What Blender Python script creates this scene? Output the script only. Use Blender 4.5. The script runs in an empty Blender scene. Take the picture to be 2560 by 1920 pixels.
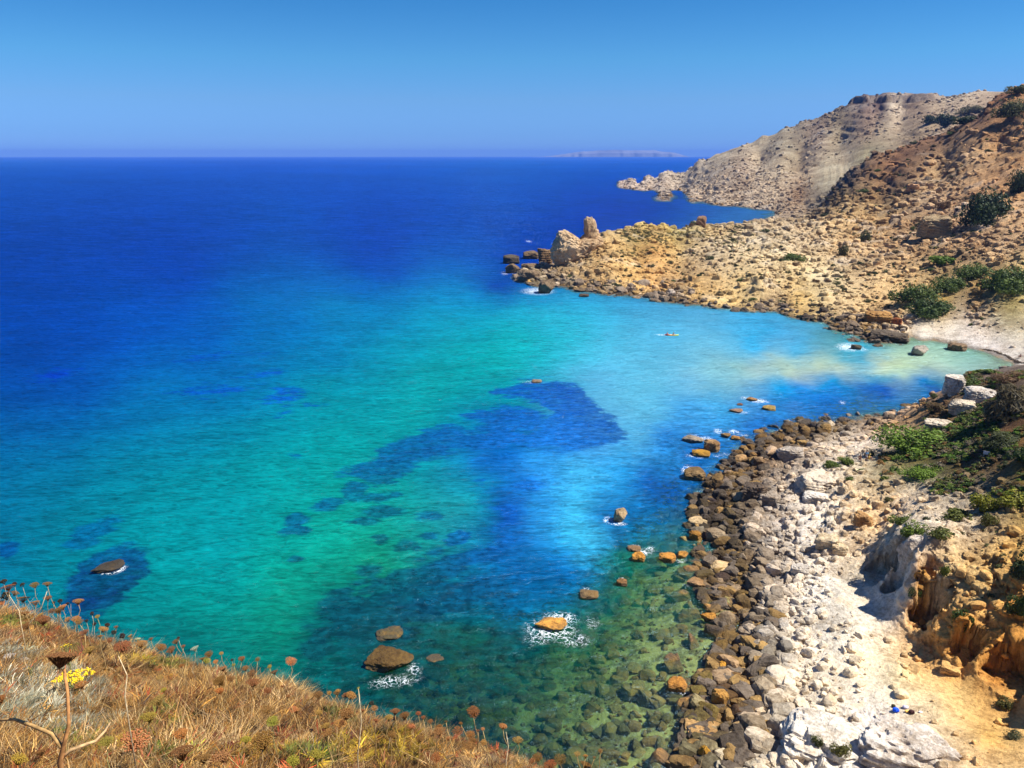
import bpy, math, random
import numpy as np
from mathutils import Vector, Matrix, Euler
random.seed(7); rng = np.random.default_rng(7)
SC = bpy.context.scene
COL = SC.collection
# ------------------------------------------------------------------ camera
CAM_H = 48.0
PITCH = math.radians(15.96)
FPX = 2000.0                       # focal length in pixels of a 2560 wide frame
cam_d = bpy.data.cameras.new('camera'); cam = bpy.data.objects.new('camera', cam_d); COL.objects.link(cam)
cam.location = (0, 0, CAM_H); cam.rotation_euler = (math.radians(90) - PITCH, 0, 0)
cam_d.sensor_width = 36; cam_d.lens = 36 * FPX / 2560; cam_d.clip_start = 0.1; cam_d.clip_end = 90000
SC.camera = cam
# ------------------------------------------------------------------ world, sun, exposure
SUN_EL, SUN_AZ = 55.0, 97.0        # azimuth measured from the view direction (+Y) towards +X
w = bpy.data.worlds.new('World'); SC.world = w; w.use_nodes = True
nt = w.node_tree; nt.nodes.clear()
sky = nt.nodes.new('ShaderNodeTexSky'); sky.sky_type = 'NISHITA'; sky.sun_disc = False
sky.sun_elevation = math.radians(SUN_EL); sky.sun_rotation = math.radians(SUN_AZ)
sky.altitude = 0; sky.air_density = 1.0; sky.dust_density = 0.3; sky.ozone_density = 3.5
tint = nt.nodes.new('ShaderNodeMix'); tint.data_type = 'RGBA'; tint.blend_type = 'MULTIPLY'; tint.inputs[0].default_value = 1.0
tc = nt.nodes.new('ShaderNodeTexCoord'); sep = nt.nodes.new('ShaderNodeSeparateXYZ')
ramp = nt.nodes.new('ShaderNodeValToRGB')
nt.links.new(tc.outputs['Generated'], sep.inputs[0]); nt.links.new(sep.outputs['Z'], ramp.inputs[0])
SKYRAMP = [(0.0, (0.36, 0.74, 1.90)), (0.025, (0.33, 0.69, 1.60)), (0.0625, (0.38, 0.72, 1.32)), (0.106, (0.31, 0.77, 1.22)), (0.168, (0.20, 0.66, 1.10)), (0.45, (0.34, 0.66, 1.10)), (1.0, (0.45, 0.66, 1.05))]
cr = ramp.color_ramp
while len(cr.elements) < len(SKYRAMP): cr.elements.new(0.5)
for e, (p, c) in zip(cr.elements, SKYRAMP): e.position = p; e.color = (*c, 1)
nt.links.new(sky.outputs[0], tint.inputs[6]); nt.links.new(ramp.outputs[0], tint.inputs[7])
bg = nt.nodes.new('ShaderNodeBackground'); bg.inputs[1].default_value = 0.06
wo = nt.nodes.new('ShaderNodeOutputWorld')
nt.links.new(tint.outputs[2], bg.inputs[0]); nt.links.new(bg.outputs[0], wo.inputs[0])
sd = bpy.data.lights.new('sun', 'SUN'); sd.energy = 5.0; sd.angle = math.radians(0.5); sd.color = (1.0, 0.955, 0.87)
so = bpy.data.objects.new('sun', sd); COL.objects.link(so)
_el, _az = math.radians(SUN_EL), math.radians(SUN_AZ)
sundir = Vector((math.cos(_el) * math.sin(_az), math.cos(_el) * math.cos(_az), math.sin(_el)))
so.rotation_euler = (-sundir).to_track_quat('-Z', 'Y').to_euler(); so.location = (60, 40, 200)
vs = SC.view_settings; vs.view_transform = 'Standard'; vs.look = 'None'; vs.gamma = 1.0; vs.use_curve_mapping = False
vs.exposure = 0.80
SC.cycles.max_bounces = 6; SC.cycles.transparent_max_bounces = 12; SC.cycles.volume_bounces = 0
SC.cycles.use_denoising = True
# ------------------------------------------------------------------ geometry of the view: pixel <-> place
CP, SP = math.cos(PITCH), math.sin(PITCH)
def ray(u, v):
    x = (u - 1280) / FPX; y = (960 - v) / FPX
    return np.array([x, CP + y * SP, -SP + y * CP])
def atz(u, v, z=0.0):
    d = ray(u, v); t = (z - CAM_H) / d[2]
    return np.array([d[0] * t, d[1] * t, z])
def proj(x, y, z):
    d = y * CP - (z - CAM_H) * SP
    return 1280 + FPX * x / d, 960 - FPX * ((z - CAM_H) * CP + y * SP) / d
def aty(u, v, y):
    d = ray(u, v); t = y / d[1]
    return np.array([d[0] * t, y, CAM_H + d[2] * t])
def lp(x, y):                      # ground coordinates: bearing and a depth scale
    r = np.sqrt(x * x + y * y)
    return np.arctan2(x, y), np.arctan(CAM_H / r) - 0.06 * np.log(r)
# ------------------------------------------------------------------ noise
def _h(ix, iy, iz, s):
    h = (ix.astype(np.uint32) * np.uint32(374761393) + iy.astype(np.uint32) * np.uint32(668265263)
         + iz.astype(np.uint32) * np.uint32(2246822519) + np.uint32((s * 3266489917) & 0xffffffff))
    h = (h ^ (h >> np.uint32(13))) * np.uint32(1274126177)
    h = (h ^ (h >> np.uint32(16))) * np.uint32(2654435761)
    return ((h ^ (h >> np.uint32(15))) & np.uint32(0xffffff)).astype(np.float32) / np.float32(0xffffff)
def vn(x, y, z=None, s=0):         # value noise -1..1
    x = np.asarray(x, np.float64); y = np.asarray(y, np.float64)
    fx = np.floor(x); fy = np.floor(y); ix = fx.astype(np.int64); iy = fy.astype(np.int64)
    tx = (x - fx).astype(np.float32); ty = (y - fy).astype(np.float32)
    tx = tx * tx * (3 - 2 * tx); ty = ty * ty * (3 - 2 * ty)
    if z is None:
        i0 = np.zeros_like(ix)
        a = _h(ix, iy, i0, s); b = _h(ix + 1, iy, i0, s); c = _h(ix, iy + 1, i0, s); d = _h(ix + 1, iy + 1, i0, s)
        a = a + (b - a) * tx; c = c + (d - c) * tx
        return (a + (c - a) * ty) * 2 - 1
    z = np.asarray(z, np.float64); fz = np.floor(z); iz = fz.astype(np.int64); tz = (z - fz).astype(np.float32); tz = tz * tz * (3 - 2 * tz)
    out = []
    for k in (0, 1):
        a = _h(ix, iy, iz + k, s); b = _h(ix + 1, iy, iz + k, s); c = _h(ix, iy + 1, iz + k, s); d = _h(ix + 1, iy + 1, iz + k, s)
        a = a + (b - a) * tx; c = c + (d - c) * tx
        out.append(a + (c - a) * ty)
    return (out[0] + (out[1] - out[0]) * tz) * 2 - 1
def fbm(x, y, z=None, o=4, s=0, g=0.5, ridge=False):
    t = 0; a = 1.0; n = 0
    for k in range(o):
        f = 2.03 ** k
        v = vn(x * f + 17.3 * k, y * f - 9.1 * k, None if z is None else z * f + 5.7 * k, s + k)
        if ridge: v = 1 - 2 * np.abs(v)
        t = t + a * v; n += a; a *= g
    return t / n
def worley(x, y, s=0):             # F1, F2, id of the nearest cell
    fx = np.floor(x).astype(np.int64); fy = np.floor(y).astype(np.int64)
    f1 = np.full(x.shape, 9.0, np.float32); f2 = f1.copy(); cid = np.zeros(x.shape, np.float32)
    z0 = np.zeros_like(fx)
    for i in (-1, 0, 1):
        for j in (-1, 0, 1):
            cx = fx + i; cy = fy + j
            dx = cx + _h(cx, cy, z0, s + 1) - x; dy = cy + _h(cx, cy, z0, s + 2) - y
            d = np.sqrt(dx * dx + dy * dy).astype(np.float32)
            m = d < f1
            f2 = np.where(m, f1, np.minimum(f2, d)); cid = np.where(m, _h(cx, cy, z0, s + 3), cid); f1 = np.where(m, d, f1)
    return f1, f2, cid
def sstep(a, b, x):
    t = np.clip((x - a) / (b - a), 0, 1); return t * t * (3 - 2 * t)
class RBF:                         # smooth interpolation through scattered control points
    def __init__(s, xy, val, c=0.004, ridge=1e-6):
        s.p = np.asarray(xy, np.float64); v = np.asarray(val, np.float64)
        if v.ndim == 1: v = v[:, None]
        n = len(s.p); s.c = c
        d = np.sqrt(((s.p[:, None] - s.p[None]) ** 2).sum(-1) + c * c)
        A = np.zeros((n + 1, n + 1)); A[:n, :n] = -d + ridge * np.eye(n); A[n, :n] = 1; A[:n, n] = 1
        b = np.zeros((n + 1, v.shape[1])); b[:n] = v
        s.w = np.linalg.solve(A, b).astype(np.float32); s.p = s.p.astype(np.float32)
    def __call__(s, a, b):
        sh = a.shape; a = a.ravel().astype(np.float32); b = b.ravel().astype(np.float32)
        out = np.empty((a.size, s.w.shape[1]), np.float32)
        for i in range(0, a.size, 20000):
            dx = a[i:i + 20000, None] - s.p[None, :, 0]; dy = b[i:i + 20000, None] - s.p[None, :, 1]
            out[i:i + 20000] = -np.sqrt(dx * dx + dy * dy + s.c ** 2) @ s.w[:-1] + s.w[-1]
        return out.reshape(sh + (s.w.shape[1],))
def lin(c):
    c = np.asarray(c, np.float64) / 255.0
    return np.where(c <= 0.04045, c / 12.92, ((c + 0.055) / 1.055) ** 2.4)
def cap(c, m=0.64):             # keep a colour below the albedo limit without shifting its hue
    c = np.maximum(np.asarray(c, np.float64), 0.02); return c / np.maximum(c.max(-1, keepdims=True) / m, 1.0)
# ------------------------------------------------------------------ object helpers
def mesh_from(name, V, F, mats=(), smooth=False, attrs=None):
    V = np.asarray(V, np.float32); F = np.asarray(F, np.int32)
    me = bpy.data.meshes.new(name)
    me.vertices.add(len(V)); me.vertices.foreach_set('co', V.ravel())
    k = F.shape[1]
    me.loops.add(F.size); me.loops.foreach_set('vertex_index', F.ravel())
    me.polygons.add(len(F)); me.polygons.foreach_set('loop_start', np.arange(0, F.size, k, dtype=np.int32))
    me.polygons.foreach_set('use_smooth', np.full(len(F), smooth, bool))
    for m in mats: me.materials.append(m)
    for an, av in (attrs or {}).items():
        av = np.asarray(av, np.float32)
        if av.ndim == 2:
            if av.shape[1] == 3: av = np.concatenate([av, np.ones((len(av), 1), np.float32)], 1)
            a = me.attributes.new(an, 'FLOAT_COLOR', 'POINT'); a.data.foreach_set('color', av.ravel())
        else:
            a = me.attributes.new(an, 'FLOAT', 'POINT'); a.data.foreach_set('value', av)
    me.update(calc_edges=True); me.validate()
    return me
def tag(o, label=None, cat=None, group=None, kind=None):
    if label: o['label'] = label
    if cat: o['category'] = cat
    if group: o['group'] = group
    if kind: o['kind'] = kind
    return o
def link(name, me, parent=None, loc=(0, 0, 0), rot=(0, 0, 0), scale=(1, 1, 1)):
    o = bpy.data.objects.new(name, me); COL.objects.link(o)
    o.location = loc; o.rotation_euler = rot; o.scale = scale
    if parent: o.parent = parent
    return o
class MB:                          # collects tris/quads for one mesh
    def __init__(s): s.V = []; s.F = []; s.C = []
    def add(s, V, F, col=None):
        n = len(s.V); s.V += [tuple(v) for v in V]
        s.F += [tuple(i + n for i in f) for f in F]
        if col is not None: s.C += [tuple(col)] * len(V)
    def tube(s, pts, rad, seg=5, col=None):
        V = []; F = []; P = [Vector(p) for p in pts]; n = len(P)
        for i, p in enumerate(P):
            t = (P[min(i + 1, n - 1)] - P[max(i - 1, 0)]).normalized()
            a = t.orthogonal().normalized() if i == 0 else (a - t * a.dot(t)).normalized()
            b = t.cross(a); r = rad[i] if hasattr(rad, '__len__') else rad
            for k in range(seg):
                th = 2 * math.pi * k / seg; V.append(p + (a * math.cos(th) + b * math.sin(th)) * r)
        for i in range(n - 1):
            for k in range(seg): F.append((i * seg + k, i * seg + (k + 1) % seg, (i + 1) * seg + (k + 1) % seg, (i + 1) * seg + k))
        F.append(tuple(range(seg - 1, -1, -1))); F.append(tuple((n - 1) * seg + k for k in range(seg)))
        s.add(V, F, col)
    def ball(s, c, r, col=None, seg=6, rings=4):
        V = []; F = []; c = Vector(c); r = Vector(r) if hasattr(r, '__len__') else Vector((r, r, r))
        for i in range(1, rings):
            ph = math.pi * i / rings
            for k in range(seg):
                th = 2 * math.pi * k / seg
                V.append((c.x + r.x * math.sin(ph) * math.cos(th), c.y + r.y * math.sin(ph) * math.sin(th), c.z + r.z * math.cos(ph)))
        t = len(V); V += [(c.x, c.y, c.z + r.z), (c.x, c.y, c.z - r.z)]
        for i in range(rings - 2):
            for k in range(seg): F.append((i * seg + k, (i + 1) * seg + k, (i + 1) * seg + (k + 1) % seg, i * seg + (k + 1) % seg))
        for k in range(seg):
            F.append((t, k, (k + 1) % seg)); F.append((t + 1, (rings - 2) * seg + (k + 1) % seg, (rings - 2) * seg + k))
        s.add(V, F, col)
    def box(s, c, h, rz=0, col=None):
        V = []
        for dx in (-1, 1):
            for dy in (-1, 1):
                for dz in (-1, 1):
                    x, y = dx * h[0], dy * h[1]
                    V.append((c[0] + x * math.cos(rz) - y * math.sin(rz), c[1] + x * math.sin(rz) + y * math.cos(rz), c[2] + dz * h[2]))
        s.add(V, [(0, 1, 3, 2), (4, 6, 7, 5), (0, 4, 5, 1), (2, 3, 7, 6), (0, 2, 6, 4), (1, 5, 7, 3)], col)
    def mesh(s, name, mat, smooth=False):
        me = bpy.data.meshes.new(name); me.from_pydata(s.V, [], s.F); me.materials.append(mat)
        if len(s.C) == len(s.V) and s.C:
            a = me.attributes.new('Col', 'FLOAT_COLOR', 'POINT')
            a.data.foreach_set('color', np.array([(*c, 1) for c in s.C], np.float32).ravel())
        if smooth: me.polygons.foreach_set('use_smooth', [True] * len(me.polygons))
        me.update(); return me
# ------------------------------------------------------------------ materials
class NT:
    def __init__(s, name):
        s.m = bpy.data.materials.new(name); s.m.use_nodes = True; s.t = s.m.node_tree; s.t.nodes.clear()
        s.out = s.n('OutputMaterial')
    def n(s, typ, **kw):
        x = s.t.nodes.new('ShaderNode' + typ)
        for k, v in kw.items(): setattr(x, k, v)
        return x
    def l(s, a, b): s.t.links.new(a, b)
    def setin(s, sock, v):
        if hasattr(v, 'links'): s.l(v, sock)
        else: sock.default_value = v
    def noise(s, vec, scale, detail=4, rough=0.55, lac=2.0, out=0, dist=0.0):
        x = s.n('TexNoise'); s.l(vec, x.inputs['Vector']); x.inputs['Scale'].default_value = scale
        x.inputs['Detail'].default_value = detail; x.inputs['Roughness'].default_value = rough; x.inputs['Distortion'].default_value = dist
        return x.outputs[out]
    def math(s, op, a, b=0.0, clamp=False):
        x = s.n('Math', operation=op, use_clamp=clamp); s.setin(x.inputs[0], a); s.setin(x.inputs[1], b); return x.outputs[0]
    def mr(s, v, a, b, c=0.0, d=1.0, smooth=False):
        x = s.n('MapRange'); x.interpolation_type = 'SMOOTHSTEP' if smooth else 'LINEAR'
        s.setin(x.inputs[0], v)
        for i, q in enumerate((a, b, c, d)): s.setin(x.inputs[i + 1], q)
        return x.outputs[0]
    def mix(s, f, a, b, mode='MIX'):
        x = s.n('Mix', data_type='RGBA', blend_type=mode)
        s.setin(x.inputs[0], f)
        for i, q in ((6, a), (7, b)):
            if hasattr(q, 'links'): s.l(q, x.inputs[i])
            else: x.inputs[i].default_value = (*q, 1) if len(q) == 3 else q
        return x.outputs[2]
    def bump(s, h, strength=0.5, dist=0.1, normal=None):
        x = s.n('Bump'); s.l(h, x.inputs['Height']); x.inputs['Strength'].default_value = strength; s.setin(x.inputs['Distance'], dist)
        if normal is not None: s.l(normal, x.inputs['Normal'])
        return x.outputs[0]
def attr(t, name, typ='GEOMETRY', out=0):
    a = t.n('Attribute', attribute_type=typ, attribute_name=name); return a.outputs[out]
def simple(name, col, rough=0.7, var=0.15, scale=30.0, spec=0.3):
    t = NT(name); p = t.n('BsdfPrincipled'); g = t.n('TexCoord').outputs['Object']
    n = t.noise(g, scale, 3)
    c = t.mix(t.mr(n, 0.3, 0.7), tuple(x * (1 - var) for x in col), tuple(min(1, x * (1 + var)) for x in col))
    t.l(c, p.inputs['Base Color']); p.inputs['Roughness'].default_value = rough; p.inputs['Specular IOR Level'].default_value = spec
    t.l(p.outputs[0], t.out.inputs[0]); return t.m
def vcol_mat(name, rough=0.8, transl=0.0, src='GEOMETRY', spec=0.2):
    t = NT(name); p = t.n('BsdfPrincipled'); p.inputs['Roughness'].default_value = rough; p.inputs['Specular IOR Level'].default_value = spec
    c = attr(t, 'Col')
    t.l(c, p.inputs['Base Color'])
    if transl:
        tr = t.n('BsdfTranslucent'); t.l(c, tr.inputs[0]); mx = t.n('MixShader'); mx.inputs[0].default_value = transl
        t.l(p.outputs[0], mx.inputs[1]); t.l(tr.outputs[0], mx.inputs[2]); t.l(mx.outputs[0], t.out.inputs[0])
    else: t.l(p.outputs[0], t.out.inputs[0])
    return t.m
def rock_material(name, mode):
    t = NT(name); p = t.n('BsdfPrincipled'); pos = t.n('NewGeometry').outputs['Position']
    if mode == 'terrain': base = attr(t, 'Col')
    elif mode == 'object': base = t.n('ObjectInfo').outputs['Color']
    else: base = attr(t, 'rcol', 'INSTANCER')
    far = t.n('VectorMath', operation='LENGTH'); t.l(pos, far.inputs[0]); dist = far.outputs['Value']
    n1 = t.noise(pos, 0.45, 6, 0.65); n2 = t.noise(pos, 2.6, 6, 0.7); n3 = t.noise(pos, 9.0, 4, 0.7); n0 = t.noise(pos, 0.05, 5, 0.6)
    k = t.math('ADD', t.math('MULTIPLY', n1, 0.5), t.math('MULTIPLY', n2, 0.5))
    k = t.math('ADD', t.math('MULTIPLY', k, 0.7), t.math('MULTIPLY', n0, 0.3))
    c = t.mix(t.mr(k, 0.36, 0.62), base, base)
    dark = t.mix(1.0, base, (0.62, 0.54, 0.46), 'MULTIPLY'); lite = t.mix(1.0, base, (1.30, 1.27, 1.24), 'MULTIPLY')
    c = t.mix(t.mr(k, 0.42, 0.58, smooth=True), dark, lite)
    och = t.mix(1.0, base, (1.05, 0.72, 0.38), 'MULTIPLY')
    c = t.mix(t.mr(n1, 0.56, 0.68, 0.0, 0.45, smooth=True), c, och)
    pit = t.mr(n3, 0.30, 0.42, 0.55, 1.0)
    cc = t.n('CombineXYZ'); [t.l(pit, cc.inputs[i]) for i in range(3)]
    c = t.mix(1.0, c, cc.outputs[0], 'MULTIPLY')
    sp = t.n('SeparateXYZ'); t.l(pos, sp.inputs[0]); z = t.math('ADD', sp.outputs['Z'], t.math('MULTIPLY', t.math('SUBTRACT', n2, 0.5), 0.9))
    wet = t.mr(z, 0.05, 0.75, 1.0, 0.0, smooth=True)
    wetc = t.mix(t.mr(n1, 0.40, 0.52, smooth=True), (0.26, 0.15, 0.04), (0.085, 0.062, 0.038))
    c = t.mix(t.math('MULTIPLY', wet, 0.72), c, wetc)
    uw = t.mr(sp.outputs['Z'], -0.25, -0.02, 1.0, 0.0)
    c = t.mix(t.math('MULTIPLY', uw, 0.3 if mode != 'terrain' else 0.75), c, (0.16, 0.20, 0.07) if mode != 'terrain' else t.mix(t.mr(n1, 0.42, 0.58, smooth=True), (0.34, 0.42, 0.16), t.mix(t.mr(n2, 0.4, 0.6), (0.20, 0.24, 0.09), (0.06, 0.06, 0.03))))
    if mode == 'terrain':
        pass
    t.l(c, p.inputs['Base Color'])
    t.l(t.mr(wet, 0.0, 1.0, 0.9, 0.45), p.inputs['Roughness']); p.inputs['Specular IOR Level'].default_value = 0.25
    hh = t.math('ADD', t.math('MULTIPLY', n2, 0.7), t.math('MULTIPLY', n3, 0.3))
    bd = t.mr(dist, 40, 600, 0.25, 2.5)
    t.l(t.bump(hh, 0.9, bd, t.bump(n1, 0.5, t.math('MULTIPLY', bd, 1.5))), p.inputs['Normal'])
    t.l(p.outputs[0], t.out.inputs[0]); return t.m
M_TERR = rock_material('limestone_ground', 'terrain')
M_ROCK = rock_material('boulder_stone', 'object')
M_ROCKI = rock_material('loose_stone', 'inst')
def leaf_material(name, mode):
    t = NT(name); p = t.n('BsdfPrincipled'); pos = t.n('NewGeometry').outputs['Position']
    base = t.n('ObjectInfo').outputs['Color'] if mode == 'object' else attr(t, 'rcol', 'INSTANCER')
    v = attr(t, 'Var', out=2)
    n = t.noise(pos, 1.1, 3)
    k = t.math('ADD', t.math('MULTIPLY', v, 0.6), t.math('MULTIPLY', n, 0.4))
    c = t.mix(t.mr(k, 0.2, 0.8), t.mix(1.0, base, (0.55, 0.55, 0.5), 'MULTIPLY'), t.mix(1.0, base, (1.7, 1.55, 1.3), 'MULTIPLY'))
    t.l(c, p.inputs['Base Color']); p.inputs['Roughness'].default_value = 0.6; p.inputs['Specular IOR Level'].default_value = 0.25
    tr = t.n('BsdfTranslucent'); t.l(c, tr.inputs[0]); mx = t.n('MixShader'); mx.inputs[0].default_value = 0.25
    t.l(p.outputs[0], mx.inputs[1]); t.l(tr.outputs[0], mx.inputs[2]); t.l(mx.outputs[0], t.out.inputs[0]); return t.m
M_LEAF = leaf_material('leaves_green', 'object')
M_LEAFI = leaf_material('scrub_leaves', 'inst')
M_BARK = simple('bark', (0.16, 0.11, 0.07), 0.9, 0.3, 20)
# ================================================================== LARGE STRUCTURE: terrain
H = []                             # control points x, y, z
def Z(*L):
    for u, v, z in L: p = atz(u, v, z); H.append((p[0], p[1], z))
def Y(*L):
    for u, v, y in L: H.append(tuple(aty(u, v, y)))
def S(*L):                         # depth z under the point where the pixel meets the water
    for u, v, z in L: p = atz(u, v, 0); H.append((p[0], p[1], z))
def W(*L):                         # bearing of column u, forward distance y, height z
    for u, y, z in L: H.append(((u - 1280) / FPX * y * 0.985, y, z))
# far coast shoreline
Z(*[(u, v, 0) for u, v in [(1552, 471), (1576, 473), (1631, 475), (1682, 475), (1705, 478), (1680, 484), (1635, 499), (1670, 502.5), (1729, 507), (1787, 512), (1842, 516), (1900, 524), (1930, 528), (1915, 545.6), (1899, 555)]])
# headland shoreline
Z(*[(u, v, 0) for u, v in [(1302, 706), (1330, 714), (1404, 714), (1443, 728), (1482, 730), (1552, 735.6), (1592, 737.5), (1650, 751), (1700, 757), (1748, 761), (1827, 771), (1900, 777), (1938, 778), (1997, 796), (2056, 804), (2083, 821), (2134, 837), (2173, 851), (2212, 858.6), (2267, 855), (2283, 843), (2330, 851), (2389, 861), (2447, 876), (2487, 890), (2534, 909.5)]])
W((1285, 320, 0), (1330, 350, 0), (1420, 375, 0), (1500, 420, 0), (1600, 445, 0), (1700, 460, 0), (1800, 500, 0), (1850, 560, 0),
  (1300, 410, -8), (1500, 480, -8), (1650, 520, -8), (1740, 600, -8), (1700, 750, -12), (1820, 640, -5), (1560, 1000, -12),
  (1750, 1550, 8), (1900, 1750, 40), (1640, 1430, -3), (1600, 1360, -3), (1500, 1350, -8), (1450, 1100, -12), (1350, 1400, -15),
  (2148, 1500, 139), (2322, 1500, 140), (2500, 1600, 142), (2700, 1500, 142), (3000, 1200, 140), (2100, 1750, 110), (1950, 1600, 82),
  (2460, 740, 60), (2520, 760, 66), (2350, 730, 52), (2250, 700, 40), (2150, 680, 25), (2560, 640, 74), (2700, 600, 92), (2700, 900, 110), (2560, 900, 92),
  (2560, 178, 0), (2450, 160, -0.3), (2300, 150, -0.3), (2600, 176, 0.8), (2700, 172, 4), (2900, 175, 8), (2380, 155, -0.6), (2520, 165, -0.2))
# headland land
Y((1396, 667, 330), (1450, 640, 345), (1498, 585, 385), (1525, 579, 390), (1572, 567, 395), (1611, 559, 400), (1662, 561, 405), (1740, 553, 415), (1819, 565, 430), (1874, 559, 480),
  (1600, 640, 340), (1552, 700, 302), (1700, 640, 345), (1700, 700, 305), (1750, 700, 290), (1765, 655, 322), (1780, 600, 370), (1900, 700, 272), (1900, 640, 310), (1900, 600, 350), (1950, 560, 440),
  (2060, 740, 255), (2060, 680, 290), (2060, 620, 330), (2060, 560, 400), (2050, 530, 590), (2064, 502, 575), (2095, 459, 565), (2134, 424, 560), (2185, 385, 560), (2252, 369, 550), (2300, 352, 540), (2350, 338, 530), (2408, 307, 525),
  (2463, 275, 520), (2487, 244, 520), (2526, 220, 520), (2560, 216, 520), (2640, 190, 520), (2760, 180, 520),
  (2200, 480, 460), (2200, 560, 380), (2200, 620, 320), (2200, 700, 268), (2200, 780, 243), (2130, 790, 238), (2350, 450, 440), (2350, 400, 480), (2350, 530, 360), (2350, 620, 295), (2350, 700, 255), (2350, 790, 225),
  (2500, 350, 450), (2500, 450, 370), (2500, 550, 300), (2500, 640, 262), (2500, 720, 232), (2500, 800, 213), (2700, 350, 430), (2700, 500, 300), (2700, 650, 245), (2700, 800, 209), (2950, 400, 380), (2950, 600, 260), (2950, 780, 190))
Z((2300, 828, 1.2), (2400, 830, 1.8), (2480, 848, 1.6), (2560, 872, 2.0), (1990, 780, 1.0), (1700, 740, 1.2), (1850, 755, 1.2))
# far hill
Y((1564, 459, 1306), (1580, 448, 1320), (1615, 442, 1330), (1650, 440, 1335), (1670, 428, 1340), (1748, 400.7, 1350), (1787, 387, 1350), (1827, 373, 1350), (1860, 361.5, 1345), (1907, 338, 1340), (1958, 322, 1320), (2009, 307, 1300), (2056, 295, 1280), (2103, 271, 1260), (2130, 264, 1245),
  (2160, 232, 1300), (2236, 229, 1300), (2322, 227.5, 1300), (2447, 226, 1300), (2550, 226, 1300), (2145, 262, 1240), (2200, 266, 1220), (2245, 260, 1212), (2290, 250, 1200), (2400, 250, 1120), (2330, 262, 1120), (2230, 290, 1110), (2300, 285, 1080),
  (1680, 460, 1220), (1750, 450, 1130), (1760, 490, 960), (1900, 450, 950), (1900, 400, 1150), (1870, 500, 830), (2056, 460, 800), (2000, 500, 770), (2210, 231, 1290), (2270, 230, 1285), (2100, 350, 1080), (2000, 400, 1060), (2250, 320, 1050), (2350, 300, 1000), (2420, 280, 1000), (2120, 400, 930), (2180, 360, 960))
# near shoreline
Z(*[(u, v, 0) for u, v in [(2244, 1039), (2185, 1041), (2134, 1045), (2068, 1052), (2017, 1056), (1958, 1072), (1910, 1098), (1870, 1118), (1842, 1135), (1842, 1154), (1800, 1180), (1768, 1200), (1750, 1248), (1738, 1295), (1764, 1332), (1785, 1360), (1780, 1427), (1795, 1466), (1840, 1505), (1846, 1544), (1866, 1583), (1858, 1622), (1840, 1680), (1815, 1730), (1785, 1780), (1790, 1818), (1745, 1897), (1720, 1960)]])
S((1700, 1400, -0.9), (1650, 1500, -1.3), (1600, 1300, -2.2), (1750, 1600, -0.6), (1650, 1700, -1), (1650, 1850, -0.8), (1500, 1650, -2), (1450, 1800, -2), (1300, 1700, -2.6), (1200, 1850, -2.4), (1500, 1450, -3), (1500, 1250, -5),
  (1800, 1050, -2), (1950, 1030, -1), (2100, 1020, -1), (2200, 980, -2), (2300, 930, -2), (1700, 1150, -3), (1700, 900, -5), (2000, 900, -4), (2200, 900, -3), (1500, 800, -5), (1700, 800, -2.5), (1900, 820, -3), (2100, 870, -1.5), (1200, 1500, -5), (1000, 1200, -7),
  (700, 1500, -5), (1000, 1700, -3), (1300, 720, -6), (1400, 760, -5), (1200, 600, -15), (1500, 480, -10), (1400, 500, -10), (1750, 530, -5), (1850, 545, -3), (1000, 1450, -5), (900, 1560, -4))
# spur and vegetated slope on the right
Z((2541, 913, 12), (2487, 925, 11), (2424, 937, 9.5), (2365, 974, 7.5), (2330, 988, 6), (2291, 1013, 4), (2256, 1036, 1.2), (2620, 905, 14), (2760, 890, 18),
  (2185, 1070, 1), (2100, 1110, 1.4), (2000, 1120, 0.9), (1950, 1150, 1), (1900, 1200, 1.1), (1850, 1250, 1), (1850, 1350, 1), (1900, 1500, 0.7), (1900, 1600, 0.6), (1890, 1700, 0.6), (1860, 1850, 0.6),
  (2000, 1240, 1.9), (2040, 1175, 3.6), (2075, 1190, 3.9), (1995, 1172, 2.6), (2080, 1240, 3.2), (2040, 1245, 2.0), (1950, 1350, 1.9), (2050, 1400, 2.8), (2100, 1480, 3.1), (2140, 1560, 3), (2250, 1660, 3.5), (2350, 1750, 4), (2450, 1850, 5), (2100, 1650, 2.4), (2000, 1600, 1.3), (2000, 1750, 1.2), (2150, 1775, 2.5), (2250, 1900, 4.3), (1960, 1850, 1.4), (2000, 1900, 2.2),
  (2200, 1100, 3.4), (2300, 1100, 6), (2400, 1100, 9), (2560, 1050, 14), (2560, 1150, 14), (2450, 1180, 10.5), (2300, 1170, 7), (2200, 1150, 4.5), (2200, 1230, 5.2), (2300, 1260, 7.6), (2400, 1280, 9), (2560, 1300, 11.5), (2150, 1300, 4.2), (2190, 1335, 4.6), (2450, 1450, 9.4), (2560, 1450, 11), (2450, 1350, 9.6), (2450, 1020, 10.5),
  (2560, 1850, 5.4), (2560, 1920, 6), (2450, 1920, 5.2), (2750, 1100, 17), (2750, 1300, 14), (2750, 1600, 12), (2750, 1900, 8), (3000, 1000, 20), (2300, 2100, 6), (1900, 2100, 2), (1650, 2100, -1), (2600, 2100, 9), (2750, 1000, 17))
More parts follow.
